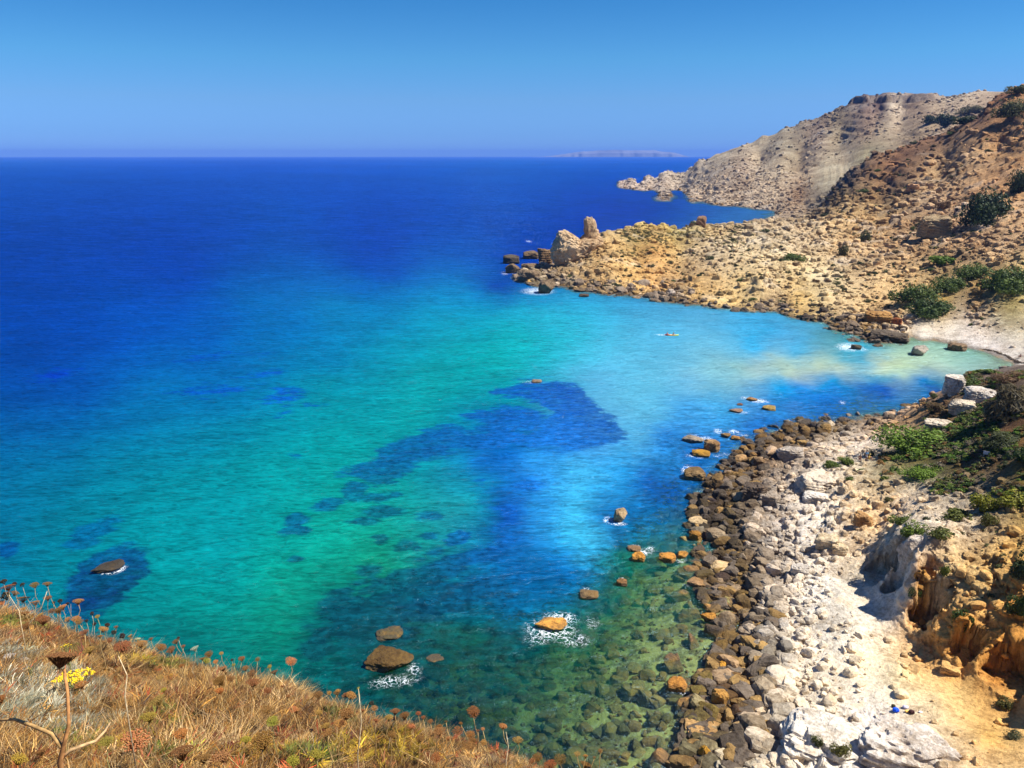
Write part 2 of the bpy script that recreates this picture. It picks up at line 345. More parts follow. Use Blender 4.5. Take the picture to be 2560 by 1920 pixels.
CLIFF = [  # base pixel + z, top pixel + z
    ((2205, 1330, 4.4), (2235, 1318, 6.8)), ((2165, 1400, 3.6), (2262, 1350, 9.0)), ((2158, 1458, 3.3), (2290, 1378, 9.6)), ((2189, 1501, 3.3), (2315, 1425, 8.6)), ((2224, 1544, 3.4), (2250, 1480, 6.2)), ((2275, 1575, 3.5), (2290, 1490, 7.0)),
    ((2330, 1611, 3.7), (2350, 1500, 8.4)), ((2361, 1650, 3.9), (2405, 1555, 8.2)), ((2408, 1677, 4.0), (2440, 1595, 7.7)), ((2471, 1720, 4.2), (2500, 1640, 8.2)), ((2534, 1752, 4.3), (2560, 1650, 8.8)), ((2600, 1790, 4.6), (2640, 1680, 9.4)), ((2760, 1850, 5.0), (2800, 1740, 10.5))]
cb = np.array([atz(*b) for b, _ in CLIFF])
def segd(p):
    best = 99
    for a, b in zip(cb[:-1], cb[1:]):
        ab = b[:2] - a[:2]; f = np.clip(((p[:2] - a[:2]) @ ab) / (ab @ ab), 0, 1); q = p[:2] - (a[:2] + ab * f)
        side = ab[0] * q[1] - ab[1] * q[0]; best = min(best, np.hypot(*q) if side >= 0 else -np.hypot(*q), key=abs)
    return best
for b, t_ in CLIFF:
    pb = atz(*b); zt = t_[2]; pt = atz(t_[0], t_[1], zt)
    while segd(pt) < 1.5 and zt > b[2] + 2.2: zt -= 0.1; pt = atz(t_[0], t_[1], zt)
    H.append((pb[0], pb[1], b[2])); H.append((pt[0], pt[1], zt))
    if segd(pt) < 3.5: H.append((pt[0] + 1.6, pt[1] + 1.6, zt + 0.5))
H = np.array(H); ha, hb = lp(H[:, 0], H[:, 1])
RZ = RBF(np.stack([ha, hb], 1), H[:, 2], c=0.003, ridge=2e-5)
NA = 900
A0, A1 = math.radians(-15), math.radians(41)
ROWS = np.concatenate([np.linspace(36, 58, 80, endpoint=False), np.linspace(58, 98, 400, endpoint=False), np.linspace(98, 175, 270, endpoint=False), np.exp(np.linspace(math.log(175), math.log(1850), 470))])
AZ = np.linspace(A0, A1, NA)
AA, RR = np.meshgrid(AZ, ROWS)     # rows x cols
GX = np.sin(AA) * RR; GY = np.cos(AA) * RR
la, lb = lp(GX, GY)
BASE = RZ(la, lb)[..., 0]
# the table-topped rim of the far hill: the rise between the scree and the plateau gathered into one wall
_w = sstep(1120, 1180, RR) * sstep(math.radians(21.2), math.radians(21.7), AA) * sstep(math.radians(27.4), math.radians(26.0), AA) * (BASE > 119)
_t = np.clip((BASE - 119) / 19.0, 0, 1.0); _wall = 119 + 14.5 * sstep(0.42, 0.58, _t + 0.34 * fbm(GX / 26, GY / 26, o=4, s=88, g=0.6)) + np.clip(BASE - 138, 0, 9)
BASE = BASE * (1 - _w) + _wall * _w
for u, v, z0_, inl, rad in [(2180, 1462, 3.3, 1.6, 2.6), (2222, 1500, 3.4, 0.9, 1.5), (2300, 1582, 3.5, 1.3, 2.1), (2400, 1664, 4.0, 1.2, 1.6), (2500, 1728, 4.3, 1.5, 2.4), (2610, 1780, 4.6, 1.5, 2.0)]:
    c_ = atz(u, v, z0_); ex = (GX - (c_[0] + inl * 0.75)); ey = (GY - (c_[1] + inl * 0.66)); d_ = np.sqrt(ex * ex + ey * ey) + 0.35 * vn(GX * 1.3, GY * 1.3, s=95)
    w_ = sstep(rad, rad * 0.78, d_); BASE = BASE - w_ * np.clip(BASE - z0_, 0, None)
def grid_sample(F, x, y):
    a = np.arctan2(x, y); r = np.sqrt(np.asarray(x) ** 2 + np.asarray(y) ** 2)
    ci = np.clip((a - A0) / (A1 - A0) * (NA - 1), 0, NA - 1.001)
    ri = np.clip(np.interp(r, ROWS, np.arange(len(ROWS))), 0, len(ROWS) - 1.001)
    c0 = np.floor(ci).astype(int); r0 = np.floor(ri).astype(int); fc = ci - c0; fr = ri - r0
    if F.ndim == 3: fc = fc[..., None]; fr = fr[..., None]
    return (F[r0, c0] * (1 - fc) + F[r0, c0 + 1] * fc) * (1 - fr) + (F[r0 + 1, c0] * (1 - fc) + F[r0 + 1, c0 + 1] * fc) * fr
def hit(u, v, F=None, water=True):  # first place where the line of sight through a pixel meets the land
    F = BASE if F is None else F
    d = ray(u, v); t = np.exp(np.linspace(math.log(38), math.log(2300), 2400))
    x = d[0] * t; y = d[1] * t; z = CAM_H + d[2] * t
    g = grid_sample(F, x, y)
    if water: g = np.maximum(g, 0)
    k = np.nonzero(z <= g)[0]
    if len(k) == 0: return None
    i = k[0]; return np.array([x[i], y[i], g[i]])
# colours of the ground: pixel, colour as seen in sun (far plateau wall: shade painted in), roughness, loose rock density
ZC = [
 (1560,465,(215,195,175),1,2),(1650,450,(215,200,180),1,2),(1700,415,(228,216,196),.2,.2),(1800,395,(198,186,160),.15,.1),(1900,360,(188,176,148),.2,.3),(1850,430,(185,165,140),.9,1.6),(1980,400,(178,164,134),.3,.6),(1950,470,(212,192,162),1,1.8),(1750,490,(222,202,174),1.1,2),(1870,505,(212,192,164),1.1,2),
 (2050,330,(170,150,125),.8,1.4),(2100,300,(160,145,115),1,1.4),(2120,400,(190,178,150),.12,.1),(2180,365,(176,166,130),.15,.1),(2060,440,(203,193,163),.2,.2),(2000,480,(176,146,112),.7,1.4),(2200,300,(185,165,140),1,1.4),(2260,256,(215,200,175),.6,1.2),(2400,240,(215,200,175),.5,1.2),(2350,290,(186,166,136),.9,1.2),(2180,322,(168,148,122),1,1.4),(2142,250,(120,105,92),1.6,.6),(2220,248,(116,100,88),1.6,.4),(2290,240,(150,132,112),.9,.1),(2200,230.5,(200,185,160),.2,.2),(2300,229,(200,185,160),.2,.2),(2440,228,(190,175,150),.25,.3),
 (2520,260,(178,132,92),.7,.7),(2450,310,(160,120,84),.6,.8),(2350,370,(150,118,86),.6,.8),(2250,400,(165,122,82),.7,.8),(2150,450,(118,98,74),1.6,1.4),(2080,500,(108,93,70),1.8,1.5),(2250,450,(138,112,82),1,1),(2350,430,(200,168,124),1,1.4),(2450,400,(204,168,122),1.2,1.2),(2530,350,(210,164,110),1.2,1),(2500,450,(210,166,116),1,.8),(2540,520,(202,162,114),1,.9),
 (2350,520,(196,164,126),1,1.6),(2200,520,(210,176,122),1,1.5),(2100,540,(228,196,142),1,1.5),(2250,580,(184,152,110),.9,1.4),(2400,600,(190,158,120),1,1.8),(2530,620,(196,168,130),1,1.9),(2200,640,(200,172,130),.8,1.4),(2100,640,(196,172,132),.9,1.6),(2000,600,(232,210,170),1,1.7),(2150,720,(216,192,146),.5,.5),(2050,700,(226,208,162),.7,1),(2000,740,(242,208,136),.5,.5),(2200,770,(238,204,146),.7,1.2),(2350,800,(196,172,118),.4,.3),(2450,780,(172,146,108),1.1,1.3),(2530,790,(186,174,122),.4,.3),(2400,720,(150,130,90),.8,.6),
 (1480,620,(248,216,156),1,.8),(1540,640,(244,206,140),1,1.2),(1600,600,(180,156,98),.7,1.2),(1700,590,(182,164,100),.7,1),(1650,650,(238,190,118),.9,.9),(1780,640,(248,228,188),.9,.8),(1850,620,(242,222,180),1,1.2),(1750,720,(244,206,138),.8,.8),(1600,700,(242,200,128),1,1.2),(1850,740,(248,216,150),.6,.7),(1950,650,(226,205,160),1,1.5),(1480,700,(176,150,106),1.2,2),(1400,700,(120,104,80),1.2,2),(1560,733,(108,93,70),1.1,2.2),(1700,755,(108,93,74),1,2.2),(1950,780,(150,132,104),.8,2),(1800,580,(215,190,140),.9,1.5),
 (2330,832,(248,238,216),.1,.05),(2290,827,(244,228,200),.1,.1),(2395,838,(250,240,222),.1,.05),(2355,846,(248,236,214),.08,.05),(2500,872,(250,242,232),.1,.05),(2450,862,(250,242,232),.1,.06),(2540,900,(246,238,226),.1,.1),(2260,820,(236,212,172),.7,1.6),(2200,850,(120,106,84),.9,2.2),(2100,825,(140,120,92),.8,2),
 (2500,960,(104,82,58),.6,.4),(2550,1000,(96,78,58),.6,.3),(2440,1000,(150,125,95),.8,.8),(2350,1020,(118,92,62),.7,.7),(2280,1040,(205,165,115),.9,1),(2550,1120,(128,96,48),.6,.4),(2450,1110,(124,92,58),.6,.6),(2350,1180,(96,96,40),.6,.5),(2450,1180,(112,90,54),.7,.8),(2550,1230,(124,108,50),.7,.6),(2250,1150,(130,124,74),.6,.7),
 (2150,1060,(180,164,142),.8,2.2),(2050,1085,(112,92,62),.9,2.6),(1950,1105,(120,95,60),.9,2.6),(1870,1150,(128,98,54),.9,2.6),(2000,1150,(184,168,148),1.2,1.3),(2120,1110,(236,222,202),.8,1.6),(2180,1110,(240,225,205),.7,1.4),(1850,1250,(98,84,60),1,2.8),(1820,1350,(94,80,55),1,2.8),(1900,1400,(128,116,100),1,2.3),(1850,1500,(118,94,50),.7,2.6),(1830,1650,(118,90,40),.7,2.4),(1900,1650,(98,88,70),.8,2.6),(1850,1800,(110,85,45),.7,2.4),
 (1980,1300,(226,216,202),1.3,1.1),(2080,1300,(238,226,206),1.3,.8),(2150,1250,(240,215,175),.9,1.2),(2200,1300,(236,202,152),.9,1),(2280,1240,(236,216,186),.9,.9),(1960,1450,(186,176,162),.8,2.4),(2050,1500,(244,236,220),.6,1.2),(2150,1600,(248,236,212),.45,.6),(2000,1600,(226,216,198),.5,1.8),(2100,1700,(244,230,204),.45,.8),(2250,1700,(248,226,178),.3,.5),(2400,1750,(246,208,138),.25,.25),(2480,1850,(238,190,108),.3,.3),(2550,1830,(226,184,116),.5,.4),(2200,1800,(242,232,218),.7,.4),(2050,1850,(236,229,212),1,.5),(1960,1780,(196,182,158),.8,2.2),(2300,1900,(236,226,206),.7,.5),
 (2290,1400,(238,226,206),.6,.1),(2400,1400,(236,204,148),1.2,.7),(2500,1380,(228,188,118),1.2,.7),(2300,1540,(214,160,82),1.3,.55),(2400,1600,(222,158,72),1.3,.5),(2350,1490,(238,206,152),1.3,.8),(2450,1500,(238,198,128),1.3,.8),(2530,1600,(228,162,76),1.3,.5),(2500,1700,(208,142,60),1.2,.4),(2400,1320,(236,222,198),1,.8),(2190,1440,(196,184,160),.8,.1)]
zp = []; zv = []
for u, v, c, ro, rk in ZC:
    p = hit(u, v)
    if p is None: continue
    a, b = lp(p[0], p[1]); zp.append((a, b)); zv.append((*cap(lin(c) * 0.78, 0.66), ro, rk))
for u, v in [(900, 1500), (1000, 1750), (1300, 1800), (1400, 1500), (1500, 1300), (1600, 1000), (1300, 900), (1400, 1650), (1600, 1500), (1500, 1850), (1650, 1650), (2000, 950)]:
    p = atz(u, v, 0); a, b = lp(p[0], p[1]); zp.append((a, b)); zv.append((0.14, 0.16, 0.07, 0.7, 1.6))
RC = RBF(zp, np.array(zv), c=0.006)
wa = 0.012 * fbm(GX / 9 * 90 / RR, GY / 9 * 90 / RR, o=4, s=40); wb = 0.007 * fbm(GX / 9 * 90 / RR, GY / 9 * 90 / RR, o=4, s=50)
CG = RC((la + wa)[::2, ::2], (lb + wb)[::2, ::2])
def up2(A):
    rI = np.minimum(np.arange(AA.shape[0]) / 2, A.shape[0] - 1.001); cI = np.minimum(np.arange(AA.shape[1]) / 2, A.shape[1] - 1.001)
    r0 = rI.astype(int); c0 = cI.astype(int); fr = (rI - r0)[:, None, None]; fc = (cI - c0)[None, :, None]
    return (A[r0][:, c0] * (1 - fc) + A[r0][:, c0 + 1] * fc) * (1 - fr) + (A[r0 + 1][:, c0] * (1 - fc) + A[r0 + 1][:, c0 + 1] * fc) * fr
CG = up2(CG); COLR = cap(CG[..., :3], 0.66); ROUGH = np.clip(CG[..., 3], 0.08, 2); ROCKD = np.clip(CG[..., 4], 0, 3)
amp = ROUGH * (0.22 + 0.0033 * np.minimum(RR, 450) + 0.0012 * np.clip(RR - 450, 0, 2000))
sc = 1.0 / (1.1 + 0.02 * RR)       # noise frequency falls with distance: detail stays near the size the eye can part
# noise must not scale continuously with distance (it would shear); blend fixed bands instead
def banded(fn):
    lv = np.log2(np.clip(RR, 40, 1800) / 50.0); out = np.zeros_like(RR); tot = np.zeros_like(RR)
    for k in range(0, 6):
        wgt = np.clip(1 - np.abs(lv - k), 0, 1)
        m = wgt > 0
        if not m.any(): continue
        out[m] += wgt[m] * fn(GX[m], GY[m], BASE[m], 2.0 ** k); tot[m] += wgt[m]
    return out / np.maximum(tot, 1e-6)
land = sstep(-0.6, 0.8, BASE)
ND = banded(lambda x, y, z, s: 0.55 * fbm(x / (5 * s), y / (5 * s), o=6, s=1, g=0.62) + 0.45 * fbm(x / (3 * s), y / (3 * s), o=4, s=9, g=0.6, ridge=True))
def blocks(x, y, z, s):            # angular blocks: flat tops at different heights with dark joints
    q = s * 1.15; dx = 0.5 * fbm(x / q, y / q, o=2, s=60); dy = 0.5 * fbm(x / q, y / q, o=2, s=70)
    f1, f2, cid = worley(x / q + dx, y / q + dy, 3)
    return (cid - 0.5) * 1.1 - 0.55 * sstep(0.16, 0.0, f2 - f1) - 0.3 * f1
NB = banded(blocks)
pit = sstep(0.0, 0.5, fbm(GX / 1.5, GY / 1.5, BASE / 1.0, o=3, s=140, g=0.6)); pit2 = sstep(0.05, 0.5, fbm(GX / 0.45, GY / 0.45, BASE / 0.4, o=2, s=150, g=0.6))
nearc = (RR < 175) * np.clip(ROUGH - 0.55, 0, 1)
HT = BASE - nearc * (0.85 * pit + 0.22 * pit2) + amp * (1.5 * ND + 0.55 * NB * np.clip(ROCKD, 0.3, 2)) * (0.25 + 0.75 * land) * np.where(BASE < 0.6, 0.6, 1.0)
# rock ledges (strata) on the plateau rim and cliffs
st = np.clip(ROUGH - 0.8, 0, 1) * 0.8
ledge = sstep(0.02, 0.22, fbm(GX / 55, GY / 55, o=3, s=555)) * sstep(190, 230, RR) * sstep(3, 6, BASE) * np.clip(ROUGH * 1.3, 0, 1)
st = np.maximum(st, 0.85 * ledge)
th = 0.55 + 0.006 * RR
q = HT / th + 0.5 * fbm(GX / 30, GY / 30, o=2, s=77); fq = np.floor(q); HS = (fq + sstep(0.25, 0.75, q - fq) - 0.5 * fbm(GX / 30, GY / 30, o=2, s=77)) * th
HT = HT * (1 - st) + HS * st
# clay gullies on the far hill
gul = np.clip(0.35 - ROUGH, 0, 0.3) * (RR > 500)
HT = HT - gul * 4 * np.abs(vn(AA * 260 + 0.5 * fbm(GX / 60, GY / 60, o=2, s=5), RR / 900, s=31))
keep = BASE < -0.25
HT = np.where(keep, np.minimum(HT, -0.12), HT)
HT = np.where((BASE > 0.35) & (HT < 0.1), 0.1 + 0.1 * (HT - 0.1), HT)
# sideways displacement of steep faces, so that they are not smooth curtains
gy_, gx_ = np.gradient(HT); dr = np.gradient(ROWS)[:, None]; da = (AZ[1] - AZ[0]) * RR
sr = gy_ / dr; sa = gx_ / da; slope = np.sqrt(sr ** 2 + sa ** 2)
nrx = -(sr * np.sin(AA) + sa * np.cos(AA)); nry = -(sr * np.cos(AA) - sa * np.sin(AA)); nl = np.sqrt(nrx ** 2 + nry ** 2 + 1)
disp = fbm(GX / 1.4 / (1 + RR / 150), GY / 1.4 / (1 + RR / 150), HT / 0.55 / (1 + RR / 150), o=4, s=90, g=0.6) * np.clip(slope - 0.4, 0, 1.5) * 0.5 * (1 + np.minimum(RR, 300) / 200) * ROUGH
PX = GX + nrx / nl * disp; PY = GY + nry / nl * disp; PZ = HT + disp * 0.4 / nl
# colour: dry scrub and soil on gentle ground, bare stone on blocks
jit = fbm(GX / (4 + RR * .02), GY / (4 + RR * .02), o=4, s=120)
CL = COLR * (1 + 0.30 * jit[..., None])
CL = CL * (1 + 0.18 * ledge[..., None] * (RR < 700)[..., None])
stone = sstep(0.05, 0.5, NB) * np.clip(ROCKD, 0, 1.4)
gray = np.array([0.52, 0.47, 0.40])
hillz = sstep(140, 260, RR) * 0.55
CL = CL * (1 - (stone * hillz * 0.6)[..., None]) + (gray * 0.95) * (stone * hillz * 0.6)[..., None]
soil = sstep(0.15, -0.45, NB) * hillz
CL = CL * (1 - 0.4 * soil[..., None]) + (CL * np.array([0.62, 0.50, 0.36])) * 0.4 * soil[..., None]
_cw = (_w * sstep(0.35, 0.48, _t) * sstep(0.75, 0.6, _t))[..., None]; CL = CL * (1 - _cw) + np.array([0.21, 0.17, 0.14]) * _cw  # plateau wall darkened: its shade painted into the rock colour
CL = CL * (1 + 0.22 * sstep(200, 240, RR) * sstep(470, 400, RR))[..., None]
strat = sstep(600, 800, RR) * 0.22 * fbm(HT / 5.0 + 0.4 * fbm(GX / 90, GY / 90, o=2, s=11), GX / 900, o=3, s=12); CL = cap(CL * (1 + strat[..., None]), 0.68)
use = np.maximum.reduce([BASE[:-1, :-1], BASE[1:, :-1], BASE[:-1, 1:], BASE[1:, 1:]]) > -5.2
idx = np.arange(AA.size).reshape(AA.shape)
q4 = np.stack([idx[:-1, :-1], idx[:-1, 1:], idx[1:, 1:], idx[1:, :-1]], -1)[use]
us = np.unique(q4); remap = np.full(AA.size, -1, np.int64); remap[us] = np.arange(len(us))
V3 = np.stack([PX, PY, PZ], -1).reshape(-1, 3)[us]
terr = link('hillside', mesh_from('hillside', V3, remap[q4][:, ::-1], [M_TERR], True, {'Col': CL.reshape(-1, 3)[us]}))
tag(terr, kind='structure')
print('terrain quads', len(q4))
def ground(x, y): return grid_sample(HT, np.asarray(x, float), np.asarray(y, float))
# distant island on the horizon
ix = np.linspace(-1, 1, 160); V = []; F = []
yI = 23200.0
prof = np.clip(1.15 - np.abs(ix * 1.15) ** 3, 0, 1) * (165 + 60 * fbm(ix * 3.1, ix * 0 + 2, o=4, s=3)) * sstep(-1, -0.35, ix)
xI = 2900 + ix * 2300
for i in range(160):
    n_ = 40 * vn(np.array([ix[i] * 22.]), np.array([0.5]), s=4)[0]
    V += [(xI[i], yI + n_, -2), (xI[i], yI + 60 + n_, prof[i] * 0.55 + 1), (xI[i], yI + 260 + n_, prof[i] + 1), (xI[i], yI + 3000, prof[i] * 0.8), (xI[i], yI + 3400, -2)]
for i in range(159):
    for k in range(4): a = i * 5 + k; F.append((a, a + 5, a + 6, a + 1))
isl = link('island', mesh_from('island', V, F, [simple('island_limestone', (0.20, 0.195, 0.19), 0.9, 0.35, 0.003)], False)); tag(isl, kind='structure')
# ================================================================== WATER
WC = [ # u, v, colour seen
 (0,394,(52,100,212)),(1280,394,(52,105,214)),(2560,394,(52,105,214)),(0,402,(32,97,198)),(1280,402,(34,101,202)),(2560,402,(34,101,202)),
 (0,440,(26,85,190)),(1280,440,(28,89,194)),(1700,440,(28,89,194)),(0,520,(22,77,184)),(700,520,(24,81,188)),(1280,520,(24,81,188)),(1700,540,(22,77,180)),(0,600,(16,69,174)),(600,600,(20,75,182)),(1200,620,(22,85,188)),(1600,620,(22,85,188)),
 (0,700,(8,67,172)),(500,700,(10,71,178)),(900,680,(12,81,182)),(1000,690,(12,89,184)),(1250,690,(16,81,178)),(1350,690,(18,83,176)),(600,745,(8,99,180)),(1250,725,(12,77,172)),
 (850,765,(14,126,188)),(1050,760,(14,142,192)),(1180,750,(16,140,196)),(1330,757,(40,158,205)),(1480,770,(70,178,222)),(1750,800,(92,186,232)),(300,770,(2,75,176)),(0,800,(0,67,166)),
 (300,860,(0,79,176)),(520,860,(0,93,178)),(750,850,(6,118,182)),(1000,850,(10,146,178)),(1300,850,(20,176,188)),(1450,840,(64,186,212)),(1700,860,(98,192,234)),(1980,850,(86,180,232)),(2180,895,(112,186,208)),(2400,890,(156,198,186)),(2500,905,(178,200,190)),(2100,860,(90,170,190)),
 (0,950,(0,73,160)),(400,960,(0,107,172)),(800,960,(4,138,164)),(1100,960,(10,156,160)),(1380,900,(52,176,196)),(1500,950,(98,194,234)),(1650,970,(100,192,234)),(1830,905,(140,204,222)),(1900,920,(172,210,212)),(2100,917,(190,212,202)),(2350,925,(184,206,192)),(1750,940,(130,202,228)),(2000,965,(56,146,226)),(2200,960,(34,116,194)),(2300,960,(36,120,184)),(2150,1005,(34,104,180)),(1800,1000,(84,178,232)),(2000,1010,(40,125,215)),
 (0,1060,(0,88,156)),(400,1080,(0,122,162)),(800,1080,(6,150,156)),(1050,1050,(10,152,156)),(1300,1020,(14,130,160)),(1560,1040,(98,190,236)),(1650,1080,(62,150,222)),(1750,1130,(30,110,195)),(1880,1060,(40,124,210)),
 (0,1200,(0,106,148)),(400,1200,(4,134,150)),(800,1200,(10,154,148)),(1050,1190,(18,140,150)),(1200,1140,(24,110,185)),(1330,1160,(50,140,215)),(1450,1170,(92,182,236)),(1560,1160,(70,160,225)),(1620,1200,(20,100,185)),(1700,1220,(14,92,168)),
 (0,1350,(0,112,144)),(400,1350,(4,144,150)),(800,1350,(14,156,136)),(1000,1320,(22,152,136)),(1130,1290,(36,146,158)),(1260,1290,(16,86,172)),(1330,1260,(45,135,205)),(1430,1270,(80,186,234)),(1430,1350,(72,182,228)),(1520,1290,(30,122,190)),(1600,1330,(16,110,150)),
 (300,1500,(6,128,130)),(500,1500,(6,140,132)),(720,1480,(16,146,122)),(950,1430,(24,142,110)),(1150,1450,(18,112,140)),(1300,1440,(14,104,172)),(1430,1430,(22,118,188)),(1550,1380,(16,118,120)),(1500,1480,(14,100,110)),
 (450,1600,(8,118,112)),(700,1600,(12,128,106)),(850,1550,(4,92,94)),(1000,1600,(6,78,82)),(1200,1580,(8,84,80)),(1400,1560,(12,96,88)),(900,1750,(6,84,84)),(1200,1750,(6,66,66)),(1400,1700,(24,84,64)),(1650,1550,(40,100,74)),(1300,1880,(16,52,52)),(1550,1850,(34,46,40)),(1700,1750,(50,50,40)),(1750,1400,(30,110,104)),(1100,1900,(8,54,58)),(600,1750,(8,100,98)),
 (1601,1115,(80,172,224)),(1658,1171,(30,118,190)),(1582,1228,(34,128,198)),(1469,1342,(80,186,232)),(1535,1360,(24,114,156)),(1412,1380,(52,150,216)),(1317,1417,(16,96,156)),(1261,1266,(16,88,166)),(1336,1209,(38,124,208)),(1194,1247,(24,146,166)),(1280,1134,(22,106,188)),(1648,1067,(76,168,226)),(1696,1124,(38,126,198)),(1390,1290,(62,164,228)),(1500,1100,(70,158,222)),(1420,1110,(34,116,194)),(1560,980,(98,192,234)),(1700,1030,(70,164,226)),(1250,800,(18,160,186)),(1380,800,(50,176,206)),(1250,900,(14,164,168)),(1130,860,(12,156,172)),(1000,790,(8,134,186)),(850,900,(5,128,172)),(650,820,(5,105,178)),(950,1020,(8,152,160)),(600,1000,(4,118,168)),(600,1150,(5,140,150)),(600,1300,(6,150,154)),(200,1200,(2,118,148)),(200,1000,(0,84,162)),(650,1420,(8,150,136)),(560,1440,(6,146,144)),
 (1760,936,(134,204,224)),(1850,915,(150,206,214)),(1950,905,(172,208,200)),(1990,925,(184,212,194)),(2050,912,(186,210,192)),(2200,918,(190,212,188)),(2300,915,(186,208,184)),(2260,935,(186,208,182)),(2000,895,(110,190,222)),(1900,890,(100,188,230)),(2100,893,(112,188,214)),(1950,948,(96,180,226)),(2080,942,(90,170,214)),(2200,945,(96,168,200)),(1750,1080,(60,150,222)),(1830,1075,(52,140,214)),(1780,1180,(34,118,190)),(1700,1150,(36,124,196)),(2235,1000,(34,104,172)),(2285,995,(34,100,158)),(2190,1025,(36,104,164)),(2335,960,(40,112,160))]
pp = []; pv = []
for u, v, c in WC:
    p = atz(u, v, 0); pp.append(lp(p[0], p[1])); pv.append(lin(c))
pv = np.maximum(np.array(pv), 0.0006); WK = [[0.3,0.72,0.72],[0.3,0.72,0.72],[0.712,0.838,0.774],[0.3,0.72,0.72],[0.3,0.72,0.72],[0.712,0.838,0.774],[0.3,0.72,0.72],[0.3,0.72,0.72],[0.3,0.72,0.72],[0.3,0.72,0.72],[0.3,0.72,0.72],[0.3,0.72,0.72],[0.35,0.72,0.72],[0.3,0.72,0.72],[0.3,0.72,0.72],[0.3,0.72,0.72],[0.392,0.72,0.72],[0.3,0.72,0.72],[0.3,0.72,0.72],[0.3,0.72,0.72],[0.3,0.72,0.72],[0.3,0.72,0.72],[0.35,0.72,0.72],[0.3,0.72,0.72],[0.3,0.72,0.72],[0.3,0.72,0.72],[0.3,0.72,0.72],[0.3,0.72,0.72],[0.3,0.72,0.72],[0.392,0.72,0.72],[0.783,0.792,0.764],[0.3,0.72,0.72],[0.3,0.72,0.72],[0.3,0.72,0.72],[0.3,0.72,0.72],[0.3,0.72,0.72],[0.3,0.72,0.72],[0.3,0.72,0.72],[0.392,0.72,0.72],[0.785,0.798,0.757],[0.793,0.8,0.757],[0.793,0.858,0.857],[0.793,0.871,0.808],[0.793,0.871,0.808],[0.712,0.8,0.774],[0.3,0.72,0.72],[0.3,0.72,0.72],[0.3,0.72,0.72],[0.3,0.72,0.72],[0.392,0.72,0.72],[0.687,0.72,0.72],[0.753,0.773,0.72],[0.785,0.798,0.757],[0.785,0.8,0.764],[0.793,0.849,0.766],[0.793,0.871,0.857],[0.783,0.776,0.75],[0.818,0.8,0.734],[0.846,0.871,0.857],[0.793,0.871,0.857],[0.461,0.8,0.766],[0.729,0.773,0.737],[0.516,0.79,0.72],[0.3,0.72,0.72],[0.3,0.72,0.72],[0.3,0.72,0.72],[0.3,0.72,0.72],[0.301,0.72,0.72],[0.753,0.774,0.72],[0.606,0.727,0.72],[0.499,0.72,0.72],[0.499,0.72,0.72],[0.3,0.72,0.72],[0.3,0.72,0.72],[0.3,0.72,0.72],[0.3,0.72,0.72],[0.349,0.72,0.72],[0.408,0.72,0.72],[0.365,0.72,0.72],[0.301,0.72,0.72],[0.3,0.72,0.72],[0.3,0.72,0.72],[0.3,0.72,0.72],[0.3,0.72,0.72],[0.3,0.72,0.72],[0.377,0.72,0.72],[0.408,0.72,0.72],[0.449,0.72,0.72],[0.42,0.72,0.72],[0.42,0.72,0.72],[0.42,0.72,0.72],[0.42,0.72,0.72],[0.331,0.72,0.72],[0.3,0.72,0.72],[0.3,0.72,0.72],[0.3,0.72,0.72],[0.329,0.72,0.72],[0.329,0.72,0.72],[0.32,0.72,0.72],[0.3,0.72,0.72],[0.32,0.72,0.72],[0.3,0.72,0.72],[0.3,0.72,0.72],[0.301,0.72,0.72],[0.309,0.72,0.72],[0.309,0.72,0.72],[0.329,0.72,0.72],[0.32,0.72,0.72],[0.309,0.72,0.72],[0.32,0.72,0.72],[0.32,0.72,0.72],[0.3,0.72,0.72],[0.32,0.72,0.72],[0.32,0.72,0.72],[0.3,0.72,0.72],[0.32,0.72,0.72],[0.32,0.72,0.72],[0.3,0.72,0.72],[0.633,0.727,0.72],[0.499,0.72,0.72],[0.42,0.72,0.72],[0.42,0.72,0.72],[0.42,0.72,0.72],[0.3,0.72,0.72],[0.32,0.72,0.72],[0.446,0.72,0.72],[0.42,0.72,0.72],[0.408,0.72,0.72],[0.365,0.72,0.72],[0.729,0.752,0.72],[0.588,0.72,0.72],[0.449,0.72,0.72],[0.713,0.727,0.72],[0.633,0.72,0.72],[0.753,0.773,0.72],[0.687,0.727,0.72],[0.3,0.72,0.72],[0.35,0.72,0.72],[0.3,0.72,0.72],[0.3,0.72,0.72],[0.3,0.72,0.72],[0.3,0.72,0.72],[0.3,0.72,0.72],[0.3,0.72,0.72],[0.3,0.72,0.72],[0.3,0.72,0.72],[0.3,0.72,0.72],[0.3,0.72,0.72],[0.3,0.72,0.72],[0.3,0.72,0.72],[0.3,0.72,0.72],[0.783,0.776,0.757],[0.789,0.8,0.757],[0.785,0.8,0.774],[0.818,0.8,0.757],[0.793,0.8,0.734],[0.846,0.871,0.857],[0.793,0.871,0.857],[0.793,0.871,0.857],[0.818,0.8,0.766],[0.785,0.8,0.774],[0.793,0.849,0.766],[0.785,0.8,0.757],[0.793,0.8,0.827],[0.846,0.871,0.857],[0.588,0.72,0.72],[0.499,0.72,0.72],[0.3,0.72,0.72],[0.499,0.72,0.72],[0.9,0.95,0.9],[0.9,0.95,0.9],[0.9,0.95,0.9],[0.9,0.95,0.9]]  # WKLINE
if WK is not None: pv = pv * np.array(WK)
RW = RBF(pp, pv, c=0.01)
